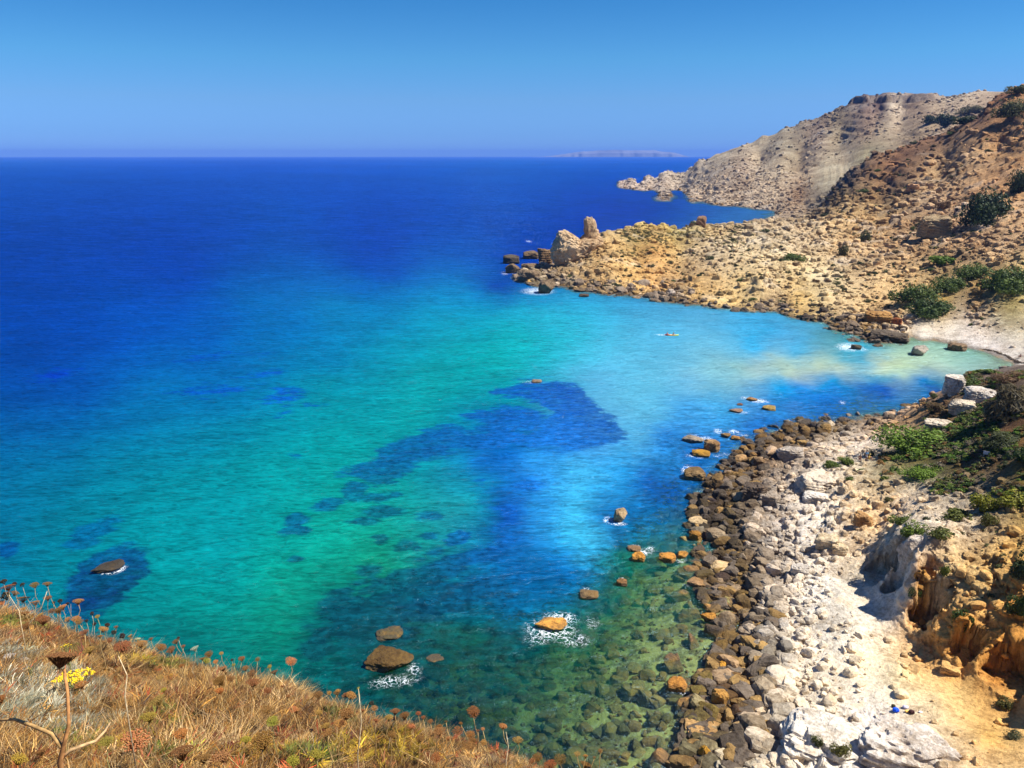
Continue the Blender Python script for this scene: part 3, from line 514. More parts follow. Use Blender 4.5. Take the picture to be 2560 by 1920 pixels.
# clearness of the water (how much of the bottom shows)
CLR = [(1700,1400,.72),(1650,1500,.78),(1750,1650,.92),(1600,1650,.82),(1650,1850,.9),(1450,1750,.7),(1250,1700,.42),(1200,1850,.55),(1000,1700,.3),(850,1750,.2),(1500,1500,.42),(1400,1450,.12),(1600,1330,.3),(1300,1500,.2),(1050,1550,.3),(900,1450,.05),(700,1500,0),
       (1500,1200,0),(1300,1200,0),(1000,1200,0),(1700,1180,.25),(1800,1110,.3),(1950,1040,.25),(2150,1020,.35),(2250,960,.12),(2000,950,0),(1700,900,0),(1500,700,0),(2300,900,.02),(2100,850,.2),(1900,795,.15),(1600,760,.12),(0,500,0),(1280,500,0),(2560,420,0),(0,1300,0),(400,1500,0),(1200,650,0),(1000,900,0)]
qp = []; qv = []
for u, v, c in CLR: p = atz(u, v, 0); qp.append(lp(p[0], p[1])); qv.append(c)
RQ = RBF(qp, qv, c=0.01)
wdep = np.concatenate([np.linspace(math.radians(52), math.radians(3), 430, endpoint=False), np.exp(np.linspace(math.log(math.radians(3)), math.log(math.atan(CAM_H / 25200)), 60))])
wr = CAM_H / np.tan(wdep); waz = np.linspace(math.radians(-42), math.radians(47), 600)
WA, WR = np.meshgrid(waz, wr); WX = np.sin(WA) * WR; WY = np.cos(WA) * WR
wla, wlb = lp(WX, WY)
f_ = 60.0 / np.clip(WR, 60, 600)
k1 = 0.017 * fbm(wla * 26, wlb * 70, o=6, s=200, g=0.6) ; k2 = 0.012 * fbm(wla * 26, wlb * 70, o=6, s=210, g=0.6)
WCOL = np.clip(RW(wla + k1, wlb + k2), 0.0004, 0.75); CLA = np.clip(RQ(wla + k1, wlb + k2)[..., 0], 0, 0.92)
WCOL = WCOL * (1 + (0.13 * fbm(wla * 9, wlb * 90, o=4, s=230) + 0.12 * fbm(wla * 40, wlb * 120, o=4, s=231))[..., None])
EL = [ # dark seagrass and reefs: u, v, half width, half height, turn (deg), strength
 (1400,1108,150,22,0,.45),(1200,1040,36,10,0,.8),(1290,1045,60,24,0,.9),(1240,1100,80,20,-8,.9),
 (870,1180,18,8,0,.7),(888,1228,20,22,20,.9),(815,1262,34,13,0,1),(740,1300,26,12,0,1),(738,1325,28,12,0,1),(940,1243,32,11,0,.8),(950,1280,44,11,0,1),(915,1303,34,11,0,.9),(990,1235,18,7,0,.7),(1070,1290,30,12,0,.6),(950,1349,26,12,0,1),(1005,1363,24,14,0,1),(1040,1372,16,10,0,.9),(1068,1342,20,9,0,.8),(1138,1348,30,13,-20,1),(1090,1380,24,10,0,.7),(1050,1400,30,12,0,.6),
 (704,990,40,14,0,.8),(700,1040,34,8,0,.5),(520,975,90,14,0,.5),(640,930,60,9,0,.45),(140,935,60,13,0,.5),(740,1140,24,7,0,.5),(560,890,120,10,0,.3),(760,1010,60,9,0,.4),(235,1330,62,20,-14,.7),(12,1378,26,15,-20,.8),(275,1432,72,38,-14,1.6),(240,1480,72,34,-16,1.1),(735,1400,16,6,0,.6),
 (920,1430,30,13,0,.9),(915,1455,60,14,-5,.9),(850,1480,36,14,-10,.9),(980,1450,80,18,-14,1),(1090,1425,70,18,-14,1),(1170,1400,70,14,-12,.9),(1240,1380,50,18,-30,.7),(870,1510,60,18,0,1),(1020,1520,190,44,-8,.9),(1000,1500,120,30,-10,.9),(1150,1480,110,26,-14,.8),(840,1500,50,12,0,.8),(960,1560,60,22,0,.7),(790,1620,60,30,-60,.7),(980,1590,50,28,0,1),(970,1700,110,26,0,.8),(1200,1640,60,18,0,.6),(1320,1660,60,18,0,.5),(1130,1780,130,30,0,.5),
 (1255,1275,40,40,0,.4),(1240,1390,60,24,0,.5),(1320,1390,36,10,0,.35),(1330,1215,34,12,0,.6),(1215,1205,40,12,0,.5),(1340,1160,50,12,0,.0),(1560,1250,40,18,0,.2),(1395,1385,14,8,0,.6)]
DK = np.zeros_like(WA)
for u, v, ru, rv, an, stg in EL:
    p = atz(u, v, 0); c0 = lp(p[0], p[1]); a_ = math.radians(an)
    pu = atz(u + 10, v, 0); pv_ = atz(u, v + 10, 0); su = (lp(pu[0], pu[1])[0] - c0[0]) / 10; sv = (lp(pv_[0], pv_[1])[1] - c0[1]) / 10
    # near pixel units around the patch centre, worked out on the ground plane
    dx = (wla + k1 * 0.5 - c0[0]) / su; dy = (wlb + k2 * 0.4 - c0[1]) / sv
    ex = (dx * math.cos(a_) + dy * math.sin(a_)) / (ru * 1.12); ey = (-dx * math.sin(a_) + dy * math.cos(a_)) / (rv * 1.15)
    d = np.sqrt(ex * ex + ey * ey)
    DK = np.maximum(DK, stg * np.clip(1.65 - d * 0.95, 0, 1.25))
POLY = [[(1238, 972), (1280, 958), (1330, 952), (1400, 952), (1452, 968), (1482, 998), (1502, 1030), (1542, 1052), (1566, 1098), (1540, 1110), (1490, 1118), (1420, 1124), (1330, 1122), (1250, 1112), (1300, 1086), (1368, 1064), (1382, 1032), (1352, 1004), (1290, 994), (1240, 988)],
 [(846, 1188), (900, 1160), (950, 1128), (1010, 1098), (1060, 1068), (1120, 1062), (1180, 1078), (1240, 1062), (1310, 1072), (1330, 1092), (1250, 1108), (1180, 1116), (1120, 1142), (1050, 1152), (1010, 1192), (950, 1216), (915, 1204), (880, 1194)]]
for pl in POLY:
    L = np.array([lp(*atz(u, v, 0)[:2]) for u, v in pl]); c0 = L.mean(0); pc = np.array(pl, float).mean(0)
    su = (lp(*atz(pc[0] + 10, pc[1], 0)[:2])[0] - lp(*atz(pc[0], pc[1], 0)[:2])[0]) / 10; sv = (lp(*atz(pc[0], pc[1] + 10, 0)[:2])[1] - lp(*atz(pc[0], pc[1], 0)[:2])[1]) / 10
    Q = (L - c0) / [su, sv]; m = (np.abs(wla - c0[0]) < 0.16) & (np.abs(wlb - c0[1]) < 0.12)
    X = (wla[m] + k1[m] * 0.9 - c0[0]) / su; Yq = (wlb[m] + k2[m] * 0.6 - c0[1]) / sv
    dmin = np.full(X.shape, 1e9); ins = np.zeros(X.shape, bool)
    for i in range(len(Q)):
        a, b = Q[i - 1], Q[i]; e_ = b - a; f = np.clip(((X - a[0]) * e_[0] + (Yq - a[1]) * e_[1]) / (e_ @ e_), 0, 1)
        dmin = np.minimum(dmin, np.hypot(X - a[0] - e_[0] * f, Yq - a[1] - e_[1] * f))
        cr_ = (a[1] > Yq) != (b[1] > Yq); ins ^= cr_ & (X < (b[0] - a[0]) * (Yq - a[1]) / (b[1] - a[1] + 1e-9) + a[0])
    sd_ = np.where(ins, dmin, -dmin); DK[m] = np.maximum(DK[m], np.clip(0.55 + sd_ / 26.0, 0, 1.3))
DC = [(1330,970,(8,60,150)),(1470,1075,(10,78,155)),(1390,1110,(20,100,180)),(1190,1105,(6,76,140)),(1030,1140,(6,72,124)),(815,1262,(4,74,112)),(1000,1360,(6,78,86)),(950,1240,(4,76,104)),(1000,1500,(4,58,84)),(980,1700,(4,58,52)),(700,990,(4,72,165)),(140,935,(0,44,158)),(240,1330,(0,78,120)),(275,1440,(6,36,88)),(1240,1290,(10,78,160)),(1200,1640,(4,58,58)),(1130,1780,(3,42,36)),(1400,1400,(10,80,110)),(1600,1450,(10,60,50))]
RD = RBF([lp(*atz(u, v, 0)[:2]) for u, v, c in DC], np.array([lin(c) for u, v, c in DC]), c=0.01)
DCOL = np.clip(RD(wla, wlb), 0.0003, 0.5)
FO = [ # foam: u, v, half width, half height, strength
 (1345,728,38,9,1.1),(1280,668,14,4,1),(1262,683,10,3,1),(1300,702,12,3,.9),(1288,695,14,3,.6),(1322,603,8,2,1),(1382,610,7,2,.9),(2120,868,30,10,1.2),(2155,873,16,6,.8),(2105,864,12,6,.8),(1895,1002,26,5,1.2),(1862,995,12,4,.8),(1850,1030,24,5,.7),(1720,1176,16,12,1.2),(1735,1092,20,6,.8),(1765,1097,18,7,.9),(1740,1140,24,6,.9),(1795,1078,12,6,1),(1835,1080,16,6,.9),(1860,1088,14,4,.7),(1815,1135,16,5,.5),
 (1795,1140,14,5,.6),(1800,1166,14,5,.6),(1330,955,30,5,.5),(2106,1006,10,3,1),(1520,1300,12,9,1.1),(1545,1309,22,5,1),(1610,1380,22,8,.9),(1590,1366,14,4,.8),(1625,1372,14,8,.8),(1700,1400,18,7,.8),(1757,1445,22,10,1),(1716,1462,12,6,.5),(1378,1575,62,26,1.0),(1400,1545,44,14,1.0),(1430,1600,50,20,.62),(1345,1600,40,14,.6),(1480,1560,24,20,.5),(1462,1472,14,4,.9),(1555,1446,8,3,.9),
 (985,1704,60,16,.8),(1036,1672,18,16,.9),(285,1425,30,8,1.5),(252,1430,12,4,1),(1700,1730,30,7,.7),(1850,1700,46,22,.95),(1800,1680,26,18,.7),(1880,1730,40,26,.95),(1770,1745,24,10,.6),(1840,1620,16,8,.5),(1815,1790,18,10,.6),(1900,1760,24,18,.8),(1720,1870,16,10,.6),(1805,1335,10,12,.5),(1775,1240,14,12,.8),(1760,1262,10,10,.6),(1100,1000,4,2,.5),(1860,1465,24,10,.5),(1840,1545,14,8,.5),
 (1420,800,0.1,0.1,0),(1655,837,20,1.2,.8)]
FM = np.zeros_like(WA)
for u, v, ru, rv, stg in FO:
    p = atz(u, v, 0); c0 = lp(p[0], p[1]); pu = atz(u + 10, v, 0); pv_ = atz(u, v + 5, 0); su = (lp(pu[0], pu[1])[0] - c0[0]) / 10; sv = (lp(pv_[0], pv_[1])[1] - c0[1]) / 5
    d = np.sqrt(((wla - c0[0]) / su / (ru * 1.1)) ** 2 + ((wlb - c0[1]) / sv / (rv * 1.1)) ** 2)
    FM = np.maximum(FM, stg * np.clip(1.35 - d, 0, 1))
wg = grid_sample(HT, WX, WY); inr = (WA > A0) & (WA < A1) & (WR < 1800) & (WR > 37); dep = np.where(inr, -wg, 20)
nearsh = np.exp(-np.clip(dep, 0, 50) / 0.7) * inr
CLA = np.clip(np.maximum(CLA, nearsh * 0.9), 0, 0.94)
FM = np.maximum(FM, 0.42 * nearsh * sstep(0.2, 0.6, fbm(WX / 6, WY / 6, o=3, s=300)))
t = NT('sea_water'); pos = t.n('NewGeometry').outputs['Position']
far = t.n('VectorMath', operation='LENGTH'); t.l(pos, far.inputs[0]); dist = far.outputs['Value']
def wavevec(ang, sx, sy):
    mp = t.n('Mapping'); t.l(pos, mp.inputs[0]); mp.inputs['Rotation'].default_value = (0, 0, math.radians(ang)); mp.inputs['Scale'].default_value = (sx, sy, 1); return mp.outputs[0]
wv1 = t.noise(wavevec(-14, 0.10, 0.30), 1.0, 5, 0.6, dist=0.4)        # swell, several metres
wv2 = t.noise(wavevec(-20, 0.45, 1.15), 1.0, 5, 0.62, dist=0.6)       # wind ripples
wv3 = t.noise(wavevec(10, 2.2, 4.2), 1.0, 3, 0.6)                    # chop
wv4 = t.noise(wavevec(-8, 0.022, 0.075), 1.0, 4, 0.6)                 # far sea
b1 = t.bump(wv1, 1.0, t.mr(dist, 60, 500, 0.9, 2.8))
b2 = t.bump(wv2, 1.0, t.mr(dist, 60, 400, 0.38, 0.9), b1)
b3 = t.bump(wv3, 1.0, t.mr(dist, 60, 250, 0.07, 0.0), b2)
b4 = t.bump(wv4, 1.0, t.mr(dist, 200, 1500, 0.0, 7.0), b3)
n_e = t.noise(wavevec(-18, 0.35, 0.55), 1.0, 5, 0.65)
gfar = t.mr(t.noise(wavevec(-8, 0.05, 0.16), 1.0, 5, 0.7), 0.34, 0.66, 0.72, 1.28); gff = t.mr(dist, 150, 600)
n_e2 = t.noise(wavevec(-18, 0.08, 0.16), 1.0, 4, 0.6)
dk = attr(t, 'dark', out=2); fo = attr(t, 'foam', out=2); cl = attr(t, 'clear', out=2); colw = attr(t, 'Col')
nn = t.math('ADD', t.math('MULTIPLY', t.math('SUBTRACT', n_e, 0.5), 0.9), t.math('MULTIPLY', t.math('SUBTRACT', n_e2, 0.5), 1.1))
dm = t.mr(t.math('ADD', dk, t.math('MULTIPLY', nn, 2.2)), 0.25, 0.85, smooth=True)
dm = t.math('MULTIPLY', dm, t.mr(dk, 0.02, 0.3))
dm = t.math('MULTIPLY', dm, t.mr(t.math('ADD', t.math('MULTIPLY', n_e, 0.6), t.math('MULTIPLY', n_e2, 0.4)), 0.36, 0.62, 1.0, 0.70))
cA = t.mix(dm, colw, attr(t, 'Deep'))
mo_ = t.mr(t.noise(pos, 0.75, 6, 0.68), 0.36, 0.62, 0.50, 1.9)
mw_ = t.math('MULTIPLY', t.math('MAXIMUM', t.math('MULTIPLY', dm, 0.8), t.mr(cl, 0.06, 0.25)), t.mr(dist, 90, 190, 1.0, 0.25))
cm_ = t.n('CombineXYZ'); [t.l(mo_, cm_.inputs[i]) for i in range(3)]
cA = t.mix(mw_, cA, t.mix(1.0, cA, cm_.outputs[0], 'MULTIPLY'))
# ripple shading and sky reflections on crests, painted into the water colour near and far
gr = t.mr(t.math('ADD', t.math('MULTIPLY', wv2, 0.6), t.math('MULTIPLY', wv1, 0.4)), 0.34, 0.66, 0.62, 1.40)
rdg = t.math('SUBTRACT', 1.0, t.math('ABSOLUTE', t.math('MULTIPLY', t.math('SUBTRACT', t.noise(wavevec(-17, 0.30, 0.95), 1.0, 4, 0.6, dist=0.8), 0.5), 9.0)), clamp=True)
gr = t.math('ADD', gr, t.math('MULTIPLY', rdg, t.mr(dist, 80, 500, 0.50, 0.16)))
sr_ = t.n('SeparateXYZ'); t.l(colw, sr_.inputs[0]); mk_ = t.mr(sr_.outputs[0], 0.015, 0.06, 0.0, 0.72)
gr = t.math('ADD', t.math('MULTIPLY', t.math('SUBTRACT', gr, 1.0), t.math('SUBTRACT', 1.0, mk_)), 1.0)
cg = t.n('CombineXYZ'); [t.l(gr, cg.inputs[i]) for i in range(3)]
cA = t.mix(1.0, cA, cg.outputs[0], 'MULTIPLY')
ch_ = t.n('CombineXYZ'); [t.l(gfar, ch_.inputs[i]) for i in range(3)]
cA = t.mix(gff, cA, t.mix(1.0, cA, ch_.outputs[0], 'MULTIPLY'))
dif = t.n('BsdfDiffuse'); t.l(cA, dif.inputs[0]); t.l(b4, dif.inputs['Normal'])
trn = t.n('BsdfTransparent'); t.l(t.mix(t.mr(cl, 0.2, 0.95), (0.38, 0.74, 0.42), (0.95, 0.97, 0.86)), trn.inputs[0])
clm = t.math('ADD', cl, t.math('MULTIPLY', t.math('SUBTRACT', n_e2, 0.5), t.mr(cl, 0.05, 0.3, 0.0, 0.5)), clamp=True)
m1 = t.n('MixShader'); t.l(clm, m1.inputs[0]); t.l(dif.outputs[0], m1.inputs[1]); t.l(trn.outputs[0], m1.inputs[2])
gl = t.n('BsdfGlossy'); gl.inputs['Roughness'].default_value = 0.16; gl.inputs[0].default_value = (0.42, 0.75, 1, 1); t.l(b4, gl.inputs['Normal'])
fr = t.n('Fresnel'); fr.inputs[0].default_value = 1.33; t.l(b4, fr.inputs['Normal'])
ff = t.math('MINIMUM', t.math('MULTIPLY', fr.outputs[0], 0.85), 0.055)
m2 = t.n('MixShader'); t.l(ff, m2.inputs[0]); t.l(m1.outputs[0], m2.inputs[1]); t.l(gl.outputs[0], m2.inputs[2])
fn = t.noise(pos, 1.3, 5, 0.65, dist=1.2); fv = t.n('TexVoronoi', feature='DISTANCE_TO_EDGE'); fv.inputs['Scale'].default_value = 1.5
wp = t.n('VectorMath', operation='ADD'); sc3 = t.n('VectorMath', operation='SCALE'); nz = t.n('TexNoise'); t.l(pos, nz.inputs[0]); nz.inputs['Scale'].default_value = 1.3; nz.inputs['Detail'].default_value = 4
t.l(nz.outputs['Color'], sc3.inputs[0]); sc3.inputs['Scale'].default_value = 2.2; t.l(pos, wp.inputs[0]); t.l(sc3.outputs[0], wp.inputs[1]); t.l(wp.outputs[0], fv.inputs['Vector'])
lace = t.mr(fv.outputs['Distance'], 0.0, 0.14, 0.75, -0.22)
fs = t.math('ADD', t.math('ADD', fo, t.math('MULTIPLY', t.math('SUBTRACT', fn, 0.5), 1.1)), lace)
fm = t.math('MULTIPLY', t.mr(fs, 0.78, 1.45, smooth=True), t.mr(fo, 0.02, 0.25))
fd = t.n('BsdfDiffuse'); fd.inputs[0].default_value = (0.80, 0.84, 0.86, 1)
m3 = t.n('MixShader'); t.l(t.math('MULTIPLY', fm, 0.72), m3.inputs[0]); t.l(m2.outputs[0], m3.inputs[1]); t.l(fd.outputs[0], m3.inputs[2])
t.l(m3.outputs[0], t.out.inputs[0]); M_SEA = t.m
wi = np.arange(WA.size).reshape(WA.shape)
wq = np.stack([wi[:-1, :-1], wi[:-1, 1:], wi[1:, 1:], wi[1:, :-1]], -1).reshape(-1, 4)[:, ::-1]
WZ = np.zeros_like(WX)
sea = link('sea', mesh_from('sea', np.stack([WX, WY, WZ], -1).reshape(-1, 3), wq, [M_SEA], True,
      {'Col': WCOL.reshape(-1, 3) * 0.62, 'Deep': DCOL.reshape(-1, 3) * 0.62, 'dark': DK.ravel(), 'foam': FM.ravel(), 'clear': CLA.ravel()})); tag(sea, kind='structure')
# air
hz = NT('sea_air'); pv3 = hz.n('VolumePrincipled'); pv3.inputs['Density'].default_value = 5.0e-5; pv3.inputs['Color'].default_value = (0.16, 0.34, 0.95, 1); pv3.inputs['Anisotropy'].default_value = 0.0
hz.l(pv3.outputs[0], hz.out.inputs['Volume'])
hb_ = MB(); hb_.box((0, 12000, 88), (25000, 14500, 96)); haze = link('haze', hb_.mesh('haze', hz.m)); tag(haze, kind='stuff')
# ================================================================== ROCKS
def icosphere(sub):
    import bmesh
    b = bmesh.new(); bmesh.ops.create_icosphere(b, subdivisions=sub, radius=1.0)
    V = np.array([v.co[:] for v in b.verts]); F = np.array([[v.index for v in f.verts] for f in b.faces]); b.free(); return V, F
ICO = {k: icosphere(k) for k in (2, 3, 4, 5)}
def rock_mesh(name, seed, sub=3, npl=16, mat=None, strata=0.0, rough=0.07, boxy=0.0, pits=0.0):
    r = np.random.default_rng(seed); D, F = ICO[sub]; D = D.copy()
    N = r.normal(size=(npl, 3)); N /= np.linalg.norm(N, axis=1)[:, None]; d = r.uniform(0.72, 1.0, npl)
    if boxy:
        B = np.array([[1, 0, 0], [-1, 0, 0], [0, 1, 0], [0, -1, 0], [0, 0, 1], [0, 0, -1]], float) + r.normal(0, 0.10, (6, 3)); B /= np.linalg.norm(B, axis=1)[:, None]
        N = np.concatenate([N, B]); d = np.concatenate([d, np.full(6, 0.80 - 0.12 * boxy)])
    dt = D @ N.T; rad = np.where(dt > 1e-3, d / np.maximum(dt, 1e-3), 9)
    k = 42.0; rad = -np.log(np.exp(-k * np.minimum(rad, 3)).sum(1)) / k
    P = D * rad[:, None]
    s = seed * 1.7
    n = fbm(P[:, 0] * 1.7 + s, P[:, 1] * 1.7, P[:, 2] * 1.7, o=5 if sub > 3 else 3, s=seed, g=0.62)
    P = P * (1 + rough * 2.2 * n[:, None])
    if strata:
        q = P[:, 2] * 5.5 + 0.6 * fbm(P[:, 0] + s, P[:, 1], o=2, s=seed + 5); st_ = np.abs((q % 1) - 0.5) * 2
        P[:, :2] *= (1 - strata * 0.11 * sstep(0.55, 1.0, st_) * (1 + 0.5 * n))[:, None]
    if pits:
        pn = fbm(P[:, 0] * 5 + s, P[:, 1] * 5, P[:, 2] * 5, o=2, s=seed + 50)
        P = P * (1 - pits * 0.14 * sstep(0.15, 0.5, pn))[:, None]
    mx = np.abs(P).max(0); P = P / mx
    return mesh_from(name, P, F, [mat or M_ROCK], False)
ROCKS = [rock_mesh('boulder', 100 + i, 3, 8 + i % 4 * 2, boxy=0.5 * (i % 3), rough=0.05) for i in range(10)]
ROCKS_HI = [rock_mesh('boulder_detailed', 200 + i, 4, 14 + i % 3 * 4, strata=0.6 * (i % 2), pits=0.8, boxy=0.4 * (i % 3)) for i in range(8)]
LMK = []
def lm_short(l): return l
def put_rock(name, label, u, v, wpx, hpx, col, seed, z=None, cat='rock', group=None, me=None, depth=0.8, sink=0.22, yaw=None, lift=0.0):
    """A rock standing where the pixel of its foot meets the land or the water; width and height in pixels of the photograph."""
    p = hit(u, v, HT) if z is None else atz(u, v, z)
    D = np.linalg.norm(p - np.array([0, 0, CAM_H])); dl = math.asin(min(1, max(0.02, (CAM_H - p[2]) / D)))
    Wm = wpx * D / FPX; Dp = Wm * depth; Hm = max(0.22 * Wm, (hpx * D / FPX - Dp * 0.75 * math.sin(dl)) / math.cos(dl))
    az = math.atan2(p[0], p[1]); c = p[:2] + np.array([math.sin(az), math.cos(az)]) * Dp * 0.45
    g0 = p[2]
    Hh = Hm * (1 + sink) / 2 + 0.02
    me = me or ROCKS_HI[seed % len(ROCKS_HI)]
    o = link(name, me, None, (c[0], c[1], g0 + Hm - Hh + lift), (0, 0, -az + (yaw or 0)), (Wm / 2, Dp / 2, Hh))
    a = cap(lin(col) * 0.74); LMK.append((lm_short(label), *proj(c[0], c[1], g0 + Hm / 2))); o.color = (*a, 1)
    return tag(o, label, cat, group)
GRY, OCH, BRN, WHT, TAN, YEL = (170, 158, 140), (200, 150, 70), (150, 128, 100), (246, 238, 226), (236, 212, 168), (215, 165, 60)
NAMED = [
 ('sea_rock', 'big grey-brown rock with foam at its ochre foot off the headland tip', 1362, 735, 56, 40, BRN, 0, 0),
 ('sea_rock', 'round knobbly brown rock between the two outer rocks and the headland', 1326, 707, 52, 34, BRN, 1, 0),
 ('sea_rock', 'long brown rock with pale top leaning on the headland tip', 1327, 680, 50, 24, BRN, 2, 0),
 ('sea_rock', 'outermost upright brown rock off the headland tip', 1279, 684, 40, 30, BRN, 3, 0),
 ('sea_rock', 'low dark rock just behind the outermost rock off the headland', 1278, 660, 42, 24, (110, 100, 84), 4, 0),
 ('sea_rock', 'low brown rock in the sea behind the cube-like block', 1328, 648, 42, 22, BRN, 5, 0),
 ('sea_rock', 'low ochre rock awash in front of the headland cliff foot', 1450, 731, 34, 12, BRN, 6, 0),
 ('sea_rock', 'tiny dark rock alone in milky water by the headland', 1460, 743, 26, 10, (120, 100, 80), 7, 0),
 ('sea_rock', 'round pitted grey rock in the shallows off the beach', 2292, 890, 44, 28, (190, 180, 165), 0, 0),
 ('sea_rock', 'flat brown rock touching the edge of the white beach', 2392, 878, 40, 20, (160, 135, 105), 1, 0),
 ('sea_rock', 'small dark rock inside a wide ring of surf near the beach', 2140, 874, 24, 13, (120, 105, 85), 2, 0),
 ('sea_rock', 'flat awash rock with a streak of foam, farthest out from the boulder shore', 1878, 1004, 30, 9, (200, 150, 90), 3, 0),
 ('sea_rock', 'small yellowish flat rock between the foam streak and the shore', 1922, 1027, 32, 10, (190, 160, 80), 4, 0),
 ('sea_rock', 'tiny reddish rock awash above the small foaming rock', 1850, 1014, 14, 5, (170, 100, 60), 5, 0),
 ('sea_rock', 'awash pinkish rock covered in foam off the boulder shore', 1840, 1034, 36, 9, (190, 150, 120), 6, 0),
 ('sea_rock', 'small grey rock breaking the surface in the dark blue patch', 1342, 958, 26, 6, (170, 160, 140), 7, 0),
 ('sea_rock', 'long layered grey rock lying off the boulder shore', 1729, 1110, 60, 24, (170, 158, 140), 3, 0),
 ('sea_rock', 'blocky brown rock beside the long layered one', 1779, 1131, 40, 34, (185, 150, 105), 1, 0),
 ('sea_rock', 'low golden rock at the foot of the blocky brown one', 1752, 1143, 46, 20, YEL, 2, 0),
 ('sea_rock', 'craggy brown rock with surf on its seaward side', 1736, 1202, 54, 34, (150, 125, 85), 5, 0),
 ('sea_rock', 'small brown rock with a collar of foam above the blocky rock', 1814, 1096, 26, 17, (150, 120, 75), 6, 0),
 ('sea_rock', 'small rounded golden rock ringed by foam', 1838, 1101, 22, 13, (205, 150, 70), 7, 0),
 ('sea_rock', 'egg-shaped rock with grey top and golden foot standing alone in blue water', 1546, 1308, 42, 42, (205, 180, 140), 0, 0),
 ('sea_rock', 'round flat-topped rock with pale cap off the boulder shore', 1743, 1321, 48, 29, (215, 190, 145), 4, 0),
 ('sea_rock', 'small golden upright rock below the round flat-topped one', 1737, 1352, 30, 26, OCH, 1, 0),
 ('sea_rock', 'large grey boulder at the water edge below the pale-capped rocks', 1786, 1356, 50, 37, (175, 155, 125), 2, 0),
 ('sea_rock', 'grey boulder next to the large one, half in green water', 1822, 1367, 40, 31, (165, 148, 120), 3, 0),
 ('sea_rock', 'wide golden flat rock in a full ring of white surf', 1380, 1586, 84, 40, (225, 165, 75), 6, 0),
 ('sea_rock', 'half-sunk brown rock with one white corner in the green water', 1472, 1500, 48, 26, (150, 125, 85), 7, 0),
 ('sea_rock', 'round golden rock beside a patch of foam in the green shallows', 1596, 1405, 34, 24, (215, 155, 65), 5, 0),
 ('sea_rock', 'flat brown rock awash just above the round golden one', 1585, 1380, 34, 14, (160, 125, 90), 2, 0),
 ('sea_rock', 'left one of two touching golden rocks in the green shallows', 1668, 1407, 42, 26, (205, 145, 65), 1, 0),
 ('sea_rock', 'right one of two touching golden rocks in the green shallows', 1702, 1398, 34, 23, (220, 160, 70), 0, 0),
 ('sea_rock', 'small brown rock with a fleck of foam on its top', 1554, 1467, 27, 20, (160, 120, 75), 4, 0),
 ('sea_rock', 'wide brown rock half covered with foam near the pebble shore', 1740, 1472, 58, 28, (190, 150, 105), 3, 0),
 ('sea_rock', 'large tan flat rock at the edge of the green shallows', 1808, 1440, 70, 38, (225, 195, 145), 7, 0),
 ('sea_rock', 'golden round rock standing in clear shallow water', 1770, 1558, 40, 31, (220, 160, 70), 6, 0),
 ('sea_rock', 'tilted golden rock pointing out of dark shallow water', 1692, 1730, 46, 32, (205, 145, 65), 5, 0),
 ('sea_rock', 'tall pitted golden rock beside the surf near the lower shore', 1798, 1777, 40, 50, (190, 145, 75), 1, 0),
 ('sea_rock', 'rounded golden rock at the upper edge of the white wash', 1805, 1679, 34, 28, (225, 165, 60), 0, 0),
 ('sea_rock', 'huge tan boulder in black shallow water at the lower shore', 1758, 1862, 92, 54, (215, 175, 115), 2, 0),
 ('sea_rock', 'long yellow upright rock in front of the huge tan boulder', 1757, 1918, 38, 55, (215, 165, 60), 3, 0),
 ('sea_rock', 'pitted tan boulder beside the huge one at the lower shore', 1853, 1858, 54, 46, (205, 175, 125), 4, 0),
 ('sea_rock', 'ochre boulder cut by the lower edge of the picture', 1706, 1940, 80, 38, (210, 170, 110), 6, 0),
 ('sea_rock', 'big flat-topped brown rock with surf along its near side', 968, 1690, 130, 56, (112, 88, 46), 3, 0),
 ('sea_rock', 'dark rock awash with a bright white wash, near the left grassy slope', 276, 1438, 74, 22, (70, 64, 54), 6, -0.05),
 ('sunken_rock', 'sunken weedy rock above the big flat-topped brown rock', 976, 1606, 66, 30, (95, 90, 55), 1, -0.28),
 ('sunken_rock', 'sunken weedy rock to the right of the big flat-topped brown rock', 1088, 1662, 44, 16, (95, 85, 50), 2, -0.3),
]
for n_, lb, u, v, a, b, c, s, z in NAMED:
    put_rock(n_, lb, u, v, a, b, c, s, z, depth=0.85 if b > 12 else 1.0)
